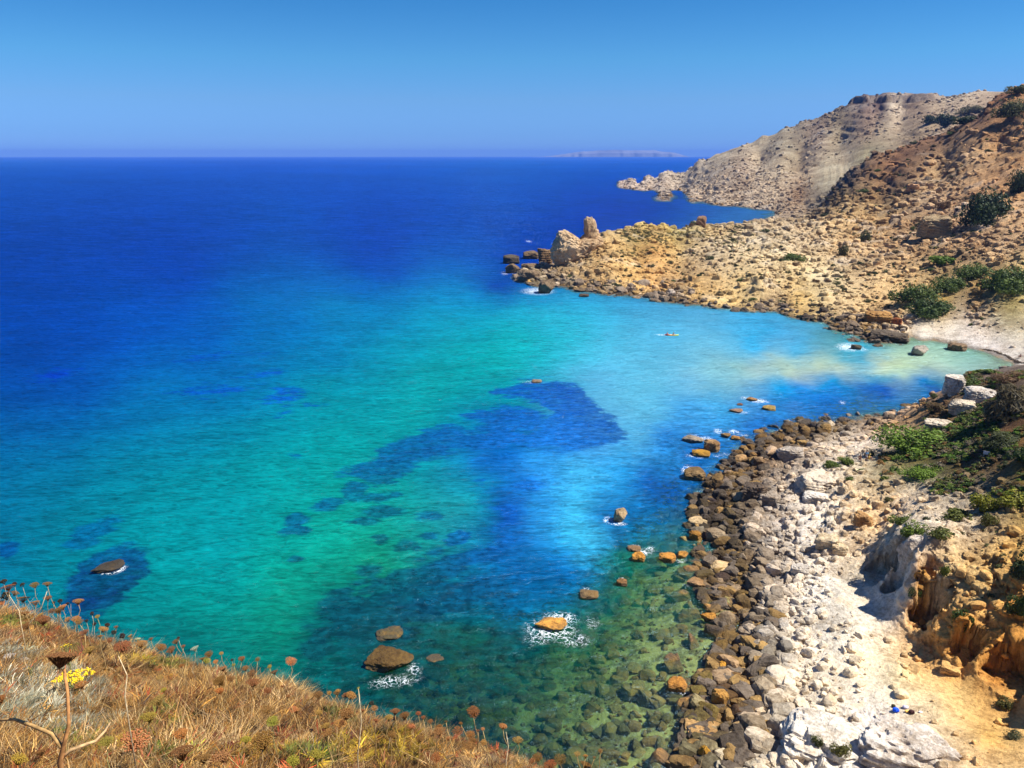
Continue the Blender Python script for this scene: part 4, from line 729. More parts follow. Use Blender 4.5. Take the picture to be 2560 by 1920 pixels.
# the headland stack and its pinnacle, blocks and slabs on land
def block(name, label, u, v, wpx, hpx, col, seed, cat='rock', sub=5, strata=1.0, boxy=0.6, rough=0.09, npl=14, pits=1.0, **k):
    return put_rock(name, label, u, v, wpx, hpx, col, seed, me=rock_mesh(name, 300 + seed, sub, npl, strata=strata, boxy=boxy, rough=rough, pits=pits), cat=cat, **k)
def outline_rock(name, label, pts, cen, y, depth, col, seed, cat='rock'):
    # a rock whose front outline is star-shaped about its centre, with its own distance, true size and depth
    D, F = ICO[5]; D = D.copy(); C = aty(cen[0], cen[1], y); Q = np.array([aty(u, v, y) - C for u, v in pts])
    th = np.arctan2(Q[:, 2], Q[:, 0]); rr_ = np.hypot(Q[:, 0], Q[:, 2]); k = np.argsort(th); th, rr_ = th[k], rr_[k]
    T = np.concatenate([th - 2 * np.pi, th, th + 2 * np.pi]); Rr = np.concatenate([rr_] * 3)
    ph = np.arcsin(np.clip(D[:, 1], -1, 1)); a = np.arctan2(D[:, 2], D[:, 0]); R_ = np.interp(a, T, Rr)
    cs = np.abs(np.cos(ph)) ** 0.55; sn = np.sign(np.sin(ph)) * np.abs(np.sin(ph)) ** 0.8
    P = np.stack([cs * R_ * np.cos(a), sn * depth, cs * R_ * np.sin(a)], 1)
    n = fbm(P[:, 0] / 3.4 + seed, P[:, 1] / 3.4, P[:, 2] / 2.0, o=5, s=seed, g=0.66, ridge=True); stt = np.abs(((P[:, 2] * 0.9 + 0.35 * P[:, 0] + 0.6 * n) % 1) - 0.5) * 2
    P = P * (1 + (0.17 * n - 0.07 * sstep(0.6, 1, stt))[:, None])
    o = link(name, mesh_from(name, P, F, [M_ROCK], False), None, C); o.color = (*cap(lin(col) * 0.8, 0.68), 1)
    LMK.append((label, cen[0], cen[1])); return tag(o, label, cat)
outline_rock('cliff_block', 'tall cream rock mass with overhanging left side at the headland tip', [(1382, 622), (1392, 602), (1400, 583), (1416, 580), (1432, 590), (1449, 603), (1470, 598), (1492, 604), (1478, 624), (1452, 642), (1432, 657), (1412, 669), (1396, 666), (1385, 650)], (1430, 628), 338, 7.5, (255, 222, 176), 1)
outline_rock('rock_pinnacle', 'narrow cream rock pinnacle standing upright on the headland', [(1463, 549), (1470, 546), (1478, 545), (1488, 555), (1492, 570), (1496, 588), (1503, 625), (1490, 634), (1470, 628), (1456, 614), (1450, 600), (1464, 586), (1461, 566)], (1478, 592), 345, 3.6, (255, 220, 172), 2)
block('cliff_block', 'cube-like dark brown block left of the tall cream rock mass', 1364, 662, 42, 42, (165, 135, 100), 4, z=0.5, boxy=1.0)
block('standing_stone', 'brown split stone standing on the headland crest', 1752, 567, 26, 26, (190, 150, 115), 5, boxy=0.9, sub=4)
block('boulder_on_slope', 'big tilted boulder with dark underside halfway up the hillside', 2334, 600, 74, 50, (205, 180, 140), 6, lift=1.0)
block('boulder_on_slope', 'peach boulder alone below the brown ridge', 2281, 480, 32, 20, (240, 190, 140), 7, sub=4)
block('boulder_on_spur', 'round white boulder balanced on the spur above the blue cove', 2383, 990, 48, 52, WHT, 8, depth=0.9, boxy=0.2, strata=0.5)
block('boulder_on_spur', 'flat-topped white limestone block right of the round white boulder', 2446, 1008, 70, 40, WHT, 9, depth=0.9)
block('boulder_on_spur', 'lower white limestone block in the scrub below the flat-topped one', 2402, 1036, 56, 34, (240, 228, 205), 10)
block('boulder_on_spur', 'pale slab left of the low green bushes on the spur', 2345, 1078, 66, 28, (235, 222, 200), 11)
block('shore_slab', 'big tilted grey slab with dark underside on the boulder shore', 1972, 1157, 68, 44, (205, 195, 182), 12, depth=0.8)
block('rock_overhang', 'low pale rock shelf with a shaded hollow under its left edge', 2040, 1240, 96, 62, (232, 216, 192), 13, depth=1.0, strata=0.6, yaw=0.5, sub=5)
block('shore_slab', 'white angular block just below the shaded hollow', 2040, 1262, 68, 34, (248, 240, 226), 14)
block('shore_slab', 'flat cream square block among white rubble', 2066, 1382, 56, 44, (248, 228, 190), 15, boxy=1.0, sub=4, pits=0.3)
block('shore_slab', 'small cream block right of the flat square one', 2098, 1390, 36, 32, (248, 226, 186), 16, boxy=0.9, sub=4, pits=0.3)
block('shore_slab', 'largest dark grey boulder in the middle of the boulder shore', 1886, 1262, 62, 56, (120, 106, 92), 17)
block('shore_slab', 'wide grey boulder just right of the largest dark one', 1922, 1272, 60, 44, (175, 162, 146), 18)
block('shore_slab', 'pale grey block half way down the boulder shore', 2000, 1446, 46, 36, (215, 206, 192), 19, boxy=0.9)
block('shore_slab', 'brown boulder beside the sandy ground under the hollow', 2155, 1320, 44, 38, (205, 160, 105), 20, sub=4)
block('beach_boulder', 'orange-brown boulder heap at the left end of the white beach', 2192, 815, 62, 36, (225, 175, 105), 21)
block('beach_boulder', 'reddish split boulder at the very start of the white beach', 2240, 818, 24, 24, (190, 115, 70), 22, sub=4)
block('beach_boulder', 'dark flat slab running into the water beside the beach', 2222, 856, 84, 24, (120, 108, 92), 23)
block('rock_outcrop', 'jagged white outcrop with two small shrubs at the lower edge', 2045, 1960, 190, 150, (240, 232, 216), 24, z=0.8, depth=0.9, strata=1.0, boxy=0.7, rough=0.12, npl=26)
block('rock_outcrop', 'huge smooth white rock slab beside the bags at the lower edge', 2255, 1975, 200, 132, (250, 240, 226), 25, z=2.4, depth=0.72, strata=1.0, boxy=0.8, rough=0.09, npl=30, pits=1.0)
block('rock_dome', 'smooth pale rock dome above the shaded cleft in the cliff', 2298, 1432, 98, 92, (248, 236, 220), 26, z=6.3, depth=0.7, strata=0.25, boxy=0.3, rough=0.06, pits=0.4, yaw=0.4)
block('shore_slab', 'loose orange block lying on the sand below the cliff', 2374, 1690, 42, 26, (232, 185, 115), 27, boxy=0.9, sub=4)
# ------------------------------------------------------------------ loose stones: the largest as things, the rest as scattered rubble
GNC = {}
def scatter(name, protos, pts, rot, scl, col, label=None, idx=None):
    """One object that instances prototype meshes on points."""
    pc = bpy.data.collections.new(name + '_kinds')
    for i, me in enumerate(protos):
        pc.objects.link(bpy.data.objects.new('%s_kind_%02d' % (name, i), me))
    me = bpy.data.meshes.new(name); n = len(pts); me.vertices.add(n); me.vertices.foreach_set('co', np.asarray(pts, np.float32).ravel())
    for an, tp, av in (('irot', 'FLOAT_VECTOR', rot), ('iscl', 'FLOAT_VECTOR', scl)):
        a = me.attributes.new(an, tp, 'POINT'); a.data.foreach_set('vector', np.asarray(av, np.float32).ravel())
    a = me.attributes.new('rcol', 'FLOAT_COLOR', 'POINT'); a.data.foreach_set('color', np.concatenate([col, np.ones((n, 1))], 1).astype(np.float32).ravel())
    a = me.attributes.new('ikind', 'INT', 'POINT'); a.data.foreach_set('value', (idx if idx is not None else rng.integers(0, len(protos), n)).astype(np.int32))
    ng = bpy.data.node_groups.new(name, 'GeometryNodeTree')
    ng.interface.new_socket('Geometry', in_out='INPUT', socket_type='NodeSocketGeometry'); ng.interface.new_socket('Geometry', in_out='OUTPUT', socket_type='NodeSocketGeometry')
    N = ng.nodes; gi = N.new('NodeGroupInput'); go = N.new('NodeGroupOutput'); iop = N.new('GeometryNodeInstanceOnPoints')
    ci = N.new('GeometryNodeCollectionInfo'); ci.inputs['Collection'].default_value = pc; ci.inputs['Separate Children'].default_value = True; ci.inputs['Reset Children'].default_value = True
    def na(nm, tp):
        x = N.new('GeometryNodeInputNamedAttribute'); x.data_type = tp; x.inputs['Name'].default_value = nm; return x.outputs[0]
    L = ng.links.new
    L(gi.outputs[0], iop.inputs['Points']); L(ci.outputs[0], iop.inputs['Instance']); iop.inputs['Pick Instance'].default_value = True
    L(na('ikind', 'INT'), iop.inputs['Instance Index']); L(na('iscl', 'FLOAT_VECTOR'), iop.inputs['Scale'])
    e2r = N.new('FunctionNodeEulerToRotation'); L(na('irot', 'FLOAT_VECTOR'), e2r.inputs[0]); L(e2r.outputs[0], iop.inputs['Rotation'])
    L(iop.outputs[0], go.inputs[0])
    o = link(name, me); md = o.modifiers.new('scatter', 'NODES'); md.node_group = ng
    tag(o, kind='stuff')
    if label: o['label'] = label
    return o
def sample(n, r0, r1, a0=-12, a1=36.5, power=1.0):
    """Random ground points, denser near the viewer, as the eye meets them."""
    a = np.radians(rng.uniform(a0, a1, n)); d0, d1 = math.atan(CAM_H / r1), math.atan(CAM_H / r0)
    r = CAM_H / np.tan(rng.uniform(d0 ** power, d1 ** power, n) ** (1 / power))
    return np.sin(a) * r, np.cos(a) * r, r
def rubble(n, r0, r1, smin, smax, accept, a0=-12, a1=36.5, power=1.0, expo=2.4):
    x, y, r = sample(n, r0, r1, a0, a1, power)
    g = grid_sample(HT, x, y); rk = grid_sample(ROCKD, x, y)
    k = accept(g, rk, r) > rng.random(n); x, y, r, g, rk = x[k], y[k], r[k], g[k], rk[k]
    s = smin * (1 + (smax / smin - 1) * rng.random(len(x)) ** expo)
    return x, y, g, r, rk, s
def rcolors(x, y, g, jit=0.28):
    c = cap(grid_sample(CL, x, y))
    b = rng.normal(1.0, jit, (len(x), 1)); c = cap(c * np.clip(b, 0.45, 1.45), 0.66)
    wet = (g < 0.85)[:, None] & (rng.random((len(x), 1)) < 0.5)
    lt = (g < 2.0)[:, None] & (rng.random((len(x), 1)) < 0.22); c = np.where(lt, cap(c * 2.0 + 0.08, 0.5), c)
    wc = np.where(rng.random((len(x), 1)) < 0.32, np.array([0.27, 0.17, 0.06]), np.array([0.12, 0.095, 0.07])) * rng.uniform(0.6, 1.35, (len(x), 1))
    return np.where(wet, wc, c)
# shore boulders
x1, y1, g1, r1, k1_, s1 = rubble(46000, 46, 172, 0.09, 1.25, lambda g, k, r: np.where((g > -0.45) & (g < 12), np.clip((k - 0.25) / 2.0, 0, 1) ** 1.2, 0), a0=8, expo=6.5)
s1 = s1 * np.where((g1 > 1.1) & (k1_ < 2.2), 0.62, 1.0); _u, _v = proj(x1, y1, g1); big = np.argsort(-(s1 / r1) * ((_v < 1925) & (_u < 2570)))[:270]
sml = np.setdiff1d(np.arange(len(x1)), big)
c1 = rcolors(x1, y1, g1, 0.2); c1 = np.where((g1 > 1.1)[:, None], cap(c1 * np.array([1.2, 1.14, 1.05]), 0.68), c1)
keepc = c1.mean(1)
def zone_label(g, c, r):
    m = c.mean()
    if g < 0.15: return 'boulder standing in water', 'boulders standing in the water'
    if m < 0.17: return 'dark brown tide-line boulder', 'dark boulders of the tide line'
    if m < 0.34: return 'grey-brown shore boulder', 'grey-brown shore boulders'
    return 'pale limestone boulder', 'pale boulders of the upper shore'
ITEMS = []
for i in big:
    l_, gname = zone_label(g1[i], c1[i], r1[i])
    h_ = s1[i] * rng.uniform(0.55, 0.85)
    o = link('boulder', ROCKS[int(rng.integers(0, 10))], None, (x1[i], y1[i], g1[i] + h_ * 0.25), (rng.uniform(-.3, .3), rng.uniform(-.3, .3), rng.uniform(0, 6.28)), (s1[i], s1[i] * rng.uniform(0.6, 0.95), h_))
    o.color = (*c1[i], 1); tag(o, l_, 'boulder', gname); ITEMS.append((o, l_, proj(x1[i], y1[i], g1[i])))
ROCKS_I = [rock_mesh('loose_stone_shape', 500 + i, 2 if i % 2 else 3, 8 + i % 3 * 2, M_ROCKI, boxy=0.5 * (i % 3)) for i in range(8)]
def rscatter(name, x, y, g, s, c, label, lift=0.2, flat=(0.5, 0.85)):
    n = len(x); hs = s * rng.uniform(*flat, n)
    return scatter(name, ROCKS_I, np.stack([x, y, g + hs * lift], 1), np.stack([rng.uniform(-.35, .35, n), rng.uniform(-.35, .35, n), rng.uniform(0, 6.28, n)], 1), np.stack([s, s * rng.uniform(0.6, 1, n), hs], 1), c, label)
rscatter('shore_rubble', x1[sml], y1[sml], g1[sml], s1[sml], c1[sml], 'countless stones and small boulders covering the rocky shore')
# bottom boulders under clear water
x2, y2, g2, r2, k2_, s2 = rubble(9000, 44, 120, 0.12, 1.15, lambda g, k, r: np.where((g < -0.15) & (g > -4), 0.62, 0), a0=-12, a1=26, expo=5.0)
cu = np.where(rng.random((len(x2), 1)) < 0.35, np.array([0.34, 0.32, 0.12]), np.where(rng.random((len(x2), 1)) < 0.45, np.array([0.36, 0.19, 0.05]), np.array([0.055, 0.05, 0.03]))) * rng.uniform(0.5, 1.5, (len(x2), 1))
rscatter('seabed_stones', x2, y2, g2, s2, cu, 'countless stones on the sea floor in the clear green shallows')
# hillside stones
x3, y3, g3, r3, k3_, s3 = rubble(44000, 165, 640, 0.0013, 0.0058, lambda g, k, r: np.where(g > 0.1, np.clip(k / 2.2, 0, 1) ** 1.3, 0), a0=-2, expo=4.5, power=1.0)
s3 = s3 * r3
c3 = cap(rcolors(x3, y3, g3, 0.28) * 1.35, 0.68)
rscatter('hillside_stones', x3, y3, g3, s3, c3, 'countless pale stones strewn over the hillside and headland')
x4, y4, g4, r4, k4_, s4 = rubble(20000, 700, 1500, 0.0009, 0.0030, lambda g, k, r: np.where(g > 0.1, np.clip(k / 2.0, 0, 1) ** 1.6, 0), a0=5, expo=4.0, power=0.6)
s4 = s4 * r4
x6, y6, g6, r6, k6, s6 = rubble(9000, 205, 640, 0.0022, 0.0085, lambda g, k, r: np.where((g > -0.6) & (g < 2.2) & (r > 215) & (k > 0.95), 0.5, 0), a0=-1, a1=30, expo=3.0)
s6 = s6 * r6; c6 = np.array([0.20, 0.155, 0.11]) * rng.uniform(0.5, 2.0, (len(x6), 1))
rscatter('waterside_boulders', x6, y6, g6, s6, c6, 'countless dark brown boulders along the foot of the headland')
rscatter('far_coast_stones', x4, y4, g4, s4, cap(rcolors(x4, y4, g4, 0.22) * 1.2), 'countless boulders along the far coast below the cliff')

# ------------------------------------------------------------------ labels that single out each of the many alike things by its nearest landmark
ORD = ['closest', 'second closest', 'third closest', 'fourth closest', 'fifth closest', 'sixth closest', 'seventh closest', 'eighth closest', 'ninth closest', 'tenth closest', 'eleventh closest', 'twelfth closest', 'thirteenth closest', 'fourteenth closest', 'fifteenth closest', 'sixteenth closest', 'seventeenth closest', 'eighteenth closest', 'nineteenth closest', 'twentieth closest']
def single_out(items, marks):
    used = {}
    for o, pre, (u, v) in items:
        best = None
        for sh, mu, mv in marks:
            d = math.hypot(u - mu, v - mv)
            if best is None or d < best[0]: best = (d, sh, mu, mv)
        d, sh, mu, mv = best; dx, dy = u - mu, v - mv
        side = ('right of' if dx > 0 else 'left of') if abs(dx) > abs(dy) else ('below' if dy > 0 else 'above')
        used.setdefault((pre, side, sh), []).append((d, o))
    for (pre, side, sh), L in used.items():
        L.sort(key=lambda q: q[0])
        for k, (d, o) in enumerate(L): o['label'] = '%s, %s%s the %s' % (pre, (ORD[k] + ' ') if len(L) > 1 and k < 20 else ('just ' if k < 20 else 'farther '), side, sh)
SHORE_MARKS = [('shore at the bottom edge', 1860, 1915), ('lower end of the jagged outcrop', 1930, 1860), ('ochre bottom-edge boulder', 1706, 1910), ('tilted grey slab', 1972, 1137), ('craggy surf-washed rock', 1736, 1185), ('blocky brown sea rock', 1779, 1115), ('biggest dark boulder', 1886, 1235), ('shaded hollow', 2035, 1210), ('white angular block', 2040, 1245), ('cream square block', 2066, 1360), ('grey block amid boulders', 2000, 1428),
 ('pale-capped round rock', 1743, 1306), ('large grey waterside boulder', 1786, 1337), ('large tan flat rock', 1808, 1420), ('golden rock in clear shallows', 1770, 1542), ('upper golden rock by the surf', 1805, 1664), ('tall pitted golden rock', 1798, 1750), ('huge tan boulder', 1758, 1835), ('long yellow rock', 1757, 1890), ('jagged white outcrop', 2045, 1860), ('huge smooth white slab', 2255, 1840), ('blue rucksack', 2239, 1776),
 ('pale rock dome', 2292, 1400), ('big bright green bush', 2300, 1100), ('round white boulder', 2383, 965), ('hikers on the path', 2160, 1145), ('loose orange block', 2374, 1677), ('foaming pebble-shore rock', 1740, 1455), ('ringed golden surf rock', 1380, 1565), ('patch of white wash', 1860, 1710), ('brown boulder by sandy ground', 2155, 1300)]
single_out(ITEMS, SHORE_MARKS)
# ================================================================== VEGETATION on the slopes
def bush_mesh(name, seed, n=1500, leaf=0.075, mat=None, flat=0.75, lobes=9, twig=0.0):
    """A crown of many leaf-sized faces gathered in clumps; unit size about 1 wide, 1 high."""
    r = np.random.default_rng(seed)
    c = r.normal(size=(lobes, 3)); c /= np.linalg.norm(c, axis=1)[:, None]; c *= r.uniform(0.25, 0.62, (lobes, 1)); c[:, 2] = np.abs(c[:, 2]) * flat + 0.12
    rad = r.uniform(0.12, 0.44, lobes); c[:, :2] *= r.uniform(0.7, 1.35, (lobes, 1))
    k = r.integers(0, lobes, n); d = r.normal(size=(n, 3)); d /= np.linalg.norm(d, axis=1)[:, None]
    P = c[k] + d * (rad[k] * r.uniform(0.55, 1.08, n) ** 0.5)[:, None]; P[:, 2] = np.abs(P[:, 2])
    t1 = r.normal(size=(n, 3)); t1 -= d * (t1 * d).sum(1)[:, None] * 0.6; t1 /= np.linalg.norm(t1, axis=1)[:, None]
    t2 = np.cross(d + 0.5 * r.normal(size=(n, 3)), t1); t2 /= np.linalg.norm(t2, axis=1)[:, None]
    L = leaf * r.uniform(0.6, 1.5, n)[:, None]; Wd = L * (0.5 if not twig else 0.12)
    V = np.stack([P - t1 * L, P - t2 * Wd, P + t1 * L, P + t2 * Wd], 1).reshape(-1, 3)
    F = np.arange(4 * n).reshape(n, 4)
    var = np.repeat(np.clip(0.5 + 0.28 * r.normal(size=n) + 0.35 * (r.random(lobes)[k] - 0.5), 0, 1), 4)
    return mesh_from(name, V, F, [mat or M_LEAF], False, {'Var': var})
BUSH = [bush_mesh('bush_foliage', 10 + i, 1700, 0.06, lobes=8 + i) for i in range(5)]
BUSHB = [bush_mesh('big_bush_foliage', 30 + i, 4200, 0.036, lobes=18 + 3 * i, flat=0.6) for i in range(4)]
TWIG = [bush_mesh('dry_bush_twigs', 50 + i, 1900, 0.11, twig=1, lobes=8) for i in range(3)]
GREEN, DGREEN, OLIVE, YGREEN, BROWN, GREYB = (0.075, 0.115, 0.025), (0.030, 0.050, 0.018), (0.085, 0.095, 0.035), (0.17, 0.18, 0.02), (0.14, 0.085, 0.045), (0.15, 0.125, 0.10)
def stemmesh(seed, n=5):
    m = MB(); r = random.Random(seed)
    for i in range(n):
        a = r.uniform(0, 6.28); m.tube([(0, 0, -0.2), (0.12 * math.cos(a), 0.12 * math.sin(a), 0.15), (0.35 * math.cos(a), 0.35 * math.sin(a), 0.5)], [0.035, 0.025, 0.012], 5)
    return m.mesh('bush_stems', M_BARK)
STEMS = [stemmesh(i) for i in range(3)]
def put_bush(name, label, u, v, wpx, hpx, col, seed, kind='bush', cat='bush', group=None):
    p = hit(u, v, HT)
    if p is None: return
    D = np.linalg.norm(p - np.array([0, 0, CAM_H])); dl = math.asin(min(1, max(0.02, abs(CAM_H - p[2]) / D)))
    Wm = wpx * D / FPX; Dp = Wm * 0.9; Hm = max(0.35 * Wm, (hpx * D / FPX - Dp * 0.55 * math.sin(dl)) / math.cos(dl)); Hm = min(Hm, Wm * 1.15)
    az = math.atan2(p[0], p[1]); c = p[:2] + np.array([math.sin(az), math.cos(az)]) * Dp * 0.35
    gz = float(ground(c[0], c[1])); gz = min(gz, p[2] + 0.3 * Wm)
    e = bpy.data.objects.new(name, None); COL.objects.link(e); e.location = (c[0], c[1], gz - 0.06 * Hm); e.rotation_euler = (0, 0, seed * 1.3)
    lib = BUSHB if kind == 'big' else (TWIG if kind == 'twig' else BUSH)
    f = link('foliage', lib[seed % len(lib)], e, (0, 0, 0), (0, 0, 0), (Wm * 0.68, Dp * 0.68, Hm * 1.05)); f.color = (*col, 1)
    link('stems', STEMS[seed % 3], e, (0, 0, 0), (0, 0, 0), (Wm * 0.5, Dp * 0.5, Hm * 0.7))
    return tag(e, label, cat, group)
def tree(label, u, v, wpx, hpx, col, seed):
    o = put_bush('evergreen_tree', label, u, v, wpx, hpx, col, seed, 'big', 'tree')
    for ch in o.children: ch.name = 'crown' if ch.data.name.startswith('big_bush') else 'trunk'
    return o
tree('large dark evergreen tree on the orange hillside, the biggest there', 2459, 562, 118, 104, DGREEN, 0)
tree('dark tree at the right edge above the largest tree', 2552, 482, 60, 70, DGREEN, 1)
BL = [
 ('bush', 'dark bush on the skyline at the top right corner of the hill', 2548, 238, 54, 24, OLIVE, 2, 'bush'),
 ('bush', 'wide dark green bush below the skyline bush', 2532, 302, 74, 52, OLIVE, 3, 'big'),
 ('bush', 'grey-green bush on the pale terraces of the far plateau', 2434, 286, 62, 26, (0.10, 0.10, 0.05), 4, 'big'),
 ('bush', 'left one of three dark bushes under the far plateau ledge', 2330, 312, 46, 26, DGREEN, 0, 'bush'),
 ('bush', 'middle one of three dark bushes under the far plateau ledge', 2366, 318, 48, 34, DGREEN, 1, 'bush'),
 ('bush', 'right one of three dark bushes under the far plateau ledge', 2412, 312, 52, 24, DGREEN, 2, 'bush'),
 ('bush', 'dark green bush in the middle of the slope above the headland', 2160, 605, 30, 32, OLIVE, 3, 'bush'),
 ('bush', 'brownish green bush left below the mid-slope bush', 2106, 644, 30, 44, (0.07, 0.075, 0.03), 4, 'bush'),
 ('bush', 'green bush spreading over the ochre bank of the headland', 1986, 654, 56, 28, GREEN, 0, 'bush'),
 ('bush', 'bright green low bush in the middle of the rocky slope', 2362, 664, 72, 28, (0.10, 0.17, 0.02), 1, 'bush'),
 ('bush', 'wide juniper at the right edge above the beach, upper of the pair', 2520, 742, 130, 76, GREEN, 0, 'big'),
 ('bush', 'juniper joining the right-edge one to the left', 2430, 700, 90, 50, GREEN, 1, 'big'),
 ('bush', 'long juniper in the middle of the green belt above the beach', 2376, 732, 80, 46, GREEN, 2, 'big'),
 ('bush', 'upper left juniper of the green belt above the beach', 2292, 764, 104, 66, GREEN, 3, 'big'),
 ('bush', 'lowest juniper of the green belt, nearest the beach', 2322, 798, 112, 60, (0.05, 0.085, 0.02), 0, 'big'),
 ('bush', 'round brown thorn bush below the peach boulder', 2328, 515, 30, 22, BROWN, 0, 'twig'),
 ('bush', 'round brown thorn bush right of the other one below the peach boulder', 2363, 523, 32, 26, BROWN, 1, 'twig'),
 ('bush', 'large bright green bush at the head of the boulder shore', 2296, 1138, 190, 76, (0.10, 0.17, 0.02), 2, 'big'),
 ('bush', 'low bright green bush just below the large one', 2305, 1204, 92, 36, (0.11, 0.19, 0.02), 3, 'big'),
 ('bush', 'small green bush against the pale slab on the spur', 2344, 1070, 46, 25, GREEN, 1, 'bush'),
 ('bush', 'green bush between the white rocks of the spur', 2412, 1094, 58, 24, GREEN, 2, 'bush'),
 ('bush', 'green bush beside the round white boulder', 2426, 972, 50, 36, GREEN, 3, 'bush'),
 ('thorn_bush', 'huge brown-green thorny bush at the right edge behind the white blocks', 2520, 1052, 150, 118, (0.10, 0.085, 0.05), 0, 'twig'),
 ('thorn_bush', 'brown thorn bush on the spur crest at the right edge', 2530, 960, 80, 36, BROWN, 1, 'twig'),
 ('thorn_bush', 'brown dry bush on the slope below the round white boulder', 2345, 1035, 70, 30, (0.13, 0.09, 0.045), 2, 'twig'),
 ('thorn_bush', 'dark grey-green bush under the huge thorny bush', 2500, 1130, 110, 60, (0.06, 0.075, 0.03), 0, 'twig'),
 ('bush', 'dark green bush at the right edge of the scrub slope', 2560, 1170, 80, 50, (0.05, 0.08, 0.02), 4, 'bush'),
 ('bush', 'green-brown shrub with dark shadow below the white rubble', 2396, 1306, 82, 52, (0.10, 0.12, 0.025), 0, 'bush'),
 ('bush', 'left part of the yellow-green shrubs at the right edge', 2464, 1284, 74, 56, YGREEN, 1, 'bush'),
 ('bush', 'right part of the yellow-green shrubs at the right edge', 2530, 1276, 80, 48, YGREEN, 3, 'bush'),
 ('bush', 'green shrub at the upper corner of the cliff cleft', 2252, 1312, 56, 34, (0.085, 0.12, 0.02), 2, 'bush'),
 ('bush', 'rounded green shrub directly above the pale rock dome', 2278, 1352, 64, 48, (0.10, 0.15, 0.02), 3, 'bush'),
 ('bush', 'olive shrub on the cliff top right of the pale rock dome', 2344, 1362, 62, 36, (0.10, 0.12, 0.025), 4, 'bush'),
 ('bush', 'olive shrub at the top of the ochre cliff face', 2470, 1320, 42, 44, (0.10, 0.11, 0.03), 0, 'bush'),
 ('bush', 'round dark green shrub clinging to the orange cliff face', 2400, 1624, 56, 64, (0.045, 0.08, 0.015), 1, 'bush'),
 ('bush', 'dark green shrub at the right edge beside the orange cliff', 2545, 1562, 56, 76, (0.035, 0.06, 0.015), 2, 'bush'),
 ('bush', 'dark green shrub at the right edge in the upper cliff gully', 2548, 1462, 56, 90, (0.035, 0.055, 0.02), 3, 'bush'),
 ('bush', 'small yellow-green shrub in the cliff below the olive one', 2358, 1448, 26, 38, (0.10, 0.13, 0.02), 4, 'bush'),
 ('bush', 'small green shrub trailing down the pale cliff edge', 2283, 1506, 32, 52, (0.05, 0.09, 0.02), 0, 'bush'),
 ('bush', 'left one of the two small shrubs on the jagged white outcrop', 2048, 1858, 34, 32, (0.07, 0.08, 0.02), 1, 'bush'),
 ('bush', 'right one of the two small shrubs on the jagged white outcrop', 2103, 1880, 42, 38, (0.10, 0.10, 0.025), 2, 'bush'),
 ('bush', 'small olive shrub at the foot of the orange cliff on the sand', 2505, 1776, 34, 30, (0.10, 0.10, 0.03), 3, 'bush'),
 ('bush', 'small grey-green shrub on the sand in the lower right corner', 2532, 1850, 40, 24, (0.08, 0.085, 0.04), 4, 'bush'),
 ('bush', 'low green shrub by the path left of the hikers', 2078, 1172, 44, 28, (0.08, 0.12, 0.02), 0, 'bush'),
 ('bush', 'flat green shrub between the path and the pale rock shelf', 2118, 1166, 50, 22, (0.09, 0.13, 0.02), 1, 'bush'),
 ('bush', 'tiny green shrub below the hikers', 2148, 1180, 28, 16, (0.07, 0.12, 0.02), 2, 'bush'),
 ('bush', 'small dark shrub directly above the hikers', 2172, 1142, 26, 24, (0.05, 0.06, 0.02), 3, 'bush'),
 ('bush', 'tiny green shrub above the white rubble', 2122, 1204, 24, 16, (0.08, 0.12, 0.02), 4, 'bush'),
 ('bush', 'olive shrub above the round green one on the orange cliff', 2220, 1256, 24, 18, (0.09, 0.09, 0.03), 0, 'bush')]
BL[-1] = ('bush', 'small olive shrub on the sandy ground above the cliff cleft', 2220, 1256, 24, 18, (0.09, 0.09, 0.03), 0, 'bush')
for n_, lb, u, v, a, b, c, s, k in BL: put_bush(n_, lb, u, v, a, b, c, s, k)
# the two shrubs rooted on the jagged outcrop itself
oc = [o for o in COL.objects if o.name.startswith('rock_outcrop') and 'jagged' in o['label']][0]
mi = (Matrix.LocRotScale(oc.location, oc.rotation_euler, oc.scale)).inverted(); mo = mi.inverted()
for o in [q for q in COL.objects if 'on the jagged white outcrop' in str(q.get('label', ''))]:
    u, v = (2048, 1862) if 'left one' in o['label'] else (2103, 1884)
    o0 = mi @ Vector((0, 0, CAM_H)); o1 = mi @ (Vector((0, 0, CAM_H)) + Vector(ray(u, v)) * 200); okh, hp, _n, _f = oc.ray_cast(o0, (o1 - o0).normalized())
    if okh: p = mo @ hp; o.location = (p.x, p.y + 0.2, p.z - 0.15)
# scrub: the largest as things, the rest scattered
x5, y5, g5, r5, k5, s5 = rubble(15000, 60, 640, 0.0022, 0.0078, lambda g, k, r: np.where((g > 1.6) & (k > 0.5), 0.55, 0), a0=4, expo=2.4, power=1.0)
den = fbm(x5 / 34, y5 / 34, o=3, s=400) + np.where(r5 < 160, -0.05, 0.0)
av = np.degrees(np.arctan2(x5, y5)); vv = (r5 < 175) & (g5 < 6.5)            # bare sand and rubble near the shore
cliffz = (r5 < 105)
kp = (den > -0.10) & ~vv & ~(cliffz & (rng.random(len(x5)) < 0.8))
x5, y5, g5, r5, s5 = x5[kp], y5[kp], g5[kp], r5[kp], s5[kp] * r5[kp]
pal = np.array([OLIVE, (0.045, 0.06, 0.022), (0.10, 0.085, 0.045), (0.05, 0.065, 0.025), (0.13, 0.085, 0.045), (0.07, 0.10, 0.025)])
c5 = pal[rng.integers(0, 6, len(x5))] * rng.uniform(0.7, 1.3, (len(x5), 1))
SHI = []
bigb = np.argsort(-(s5 / r5))[:190]; rest = np.setdiff1d(np.arange(len(x5)), bigb)
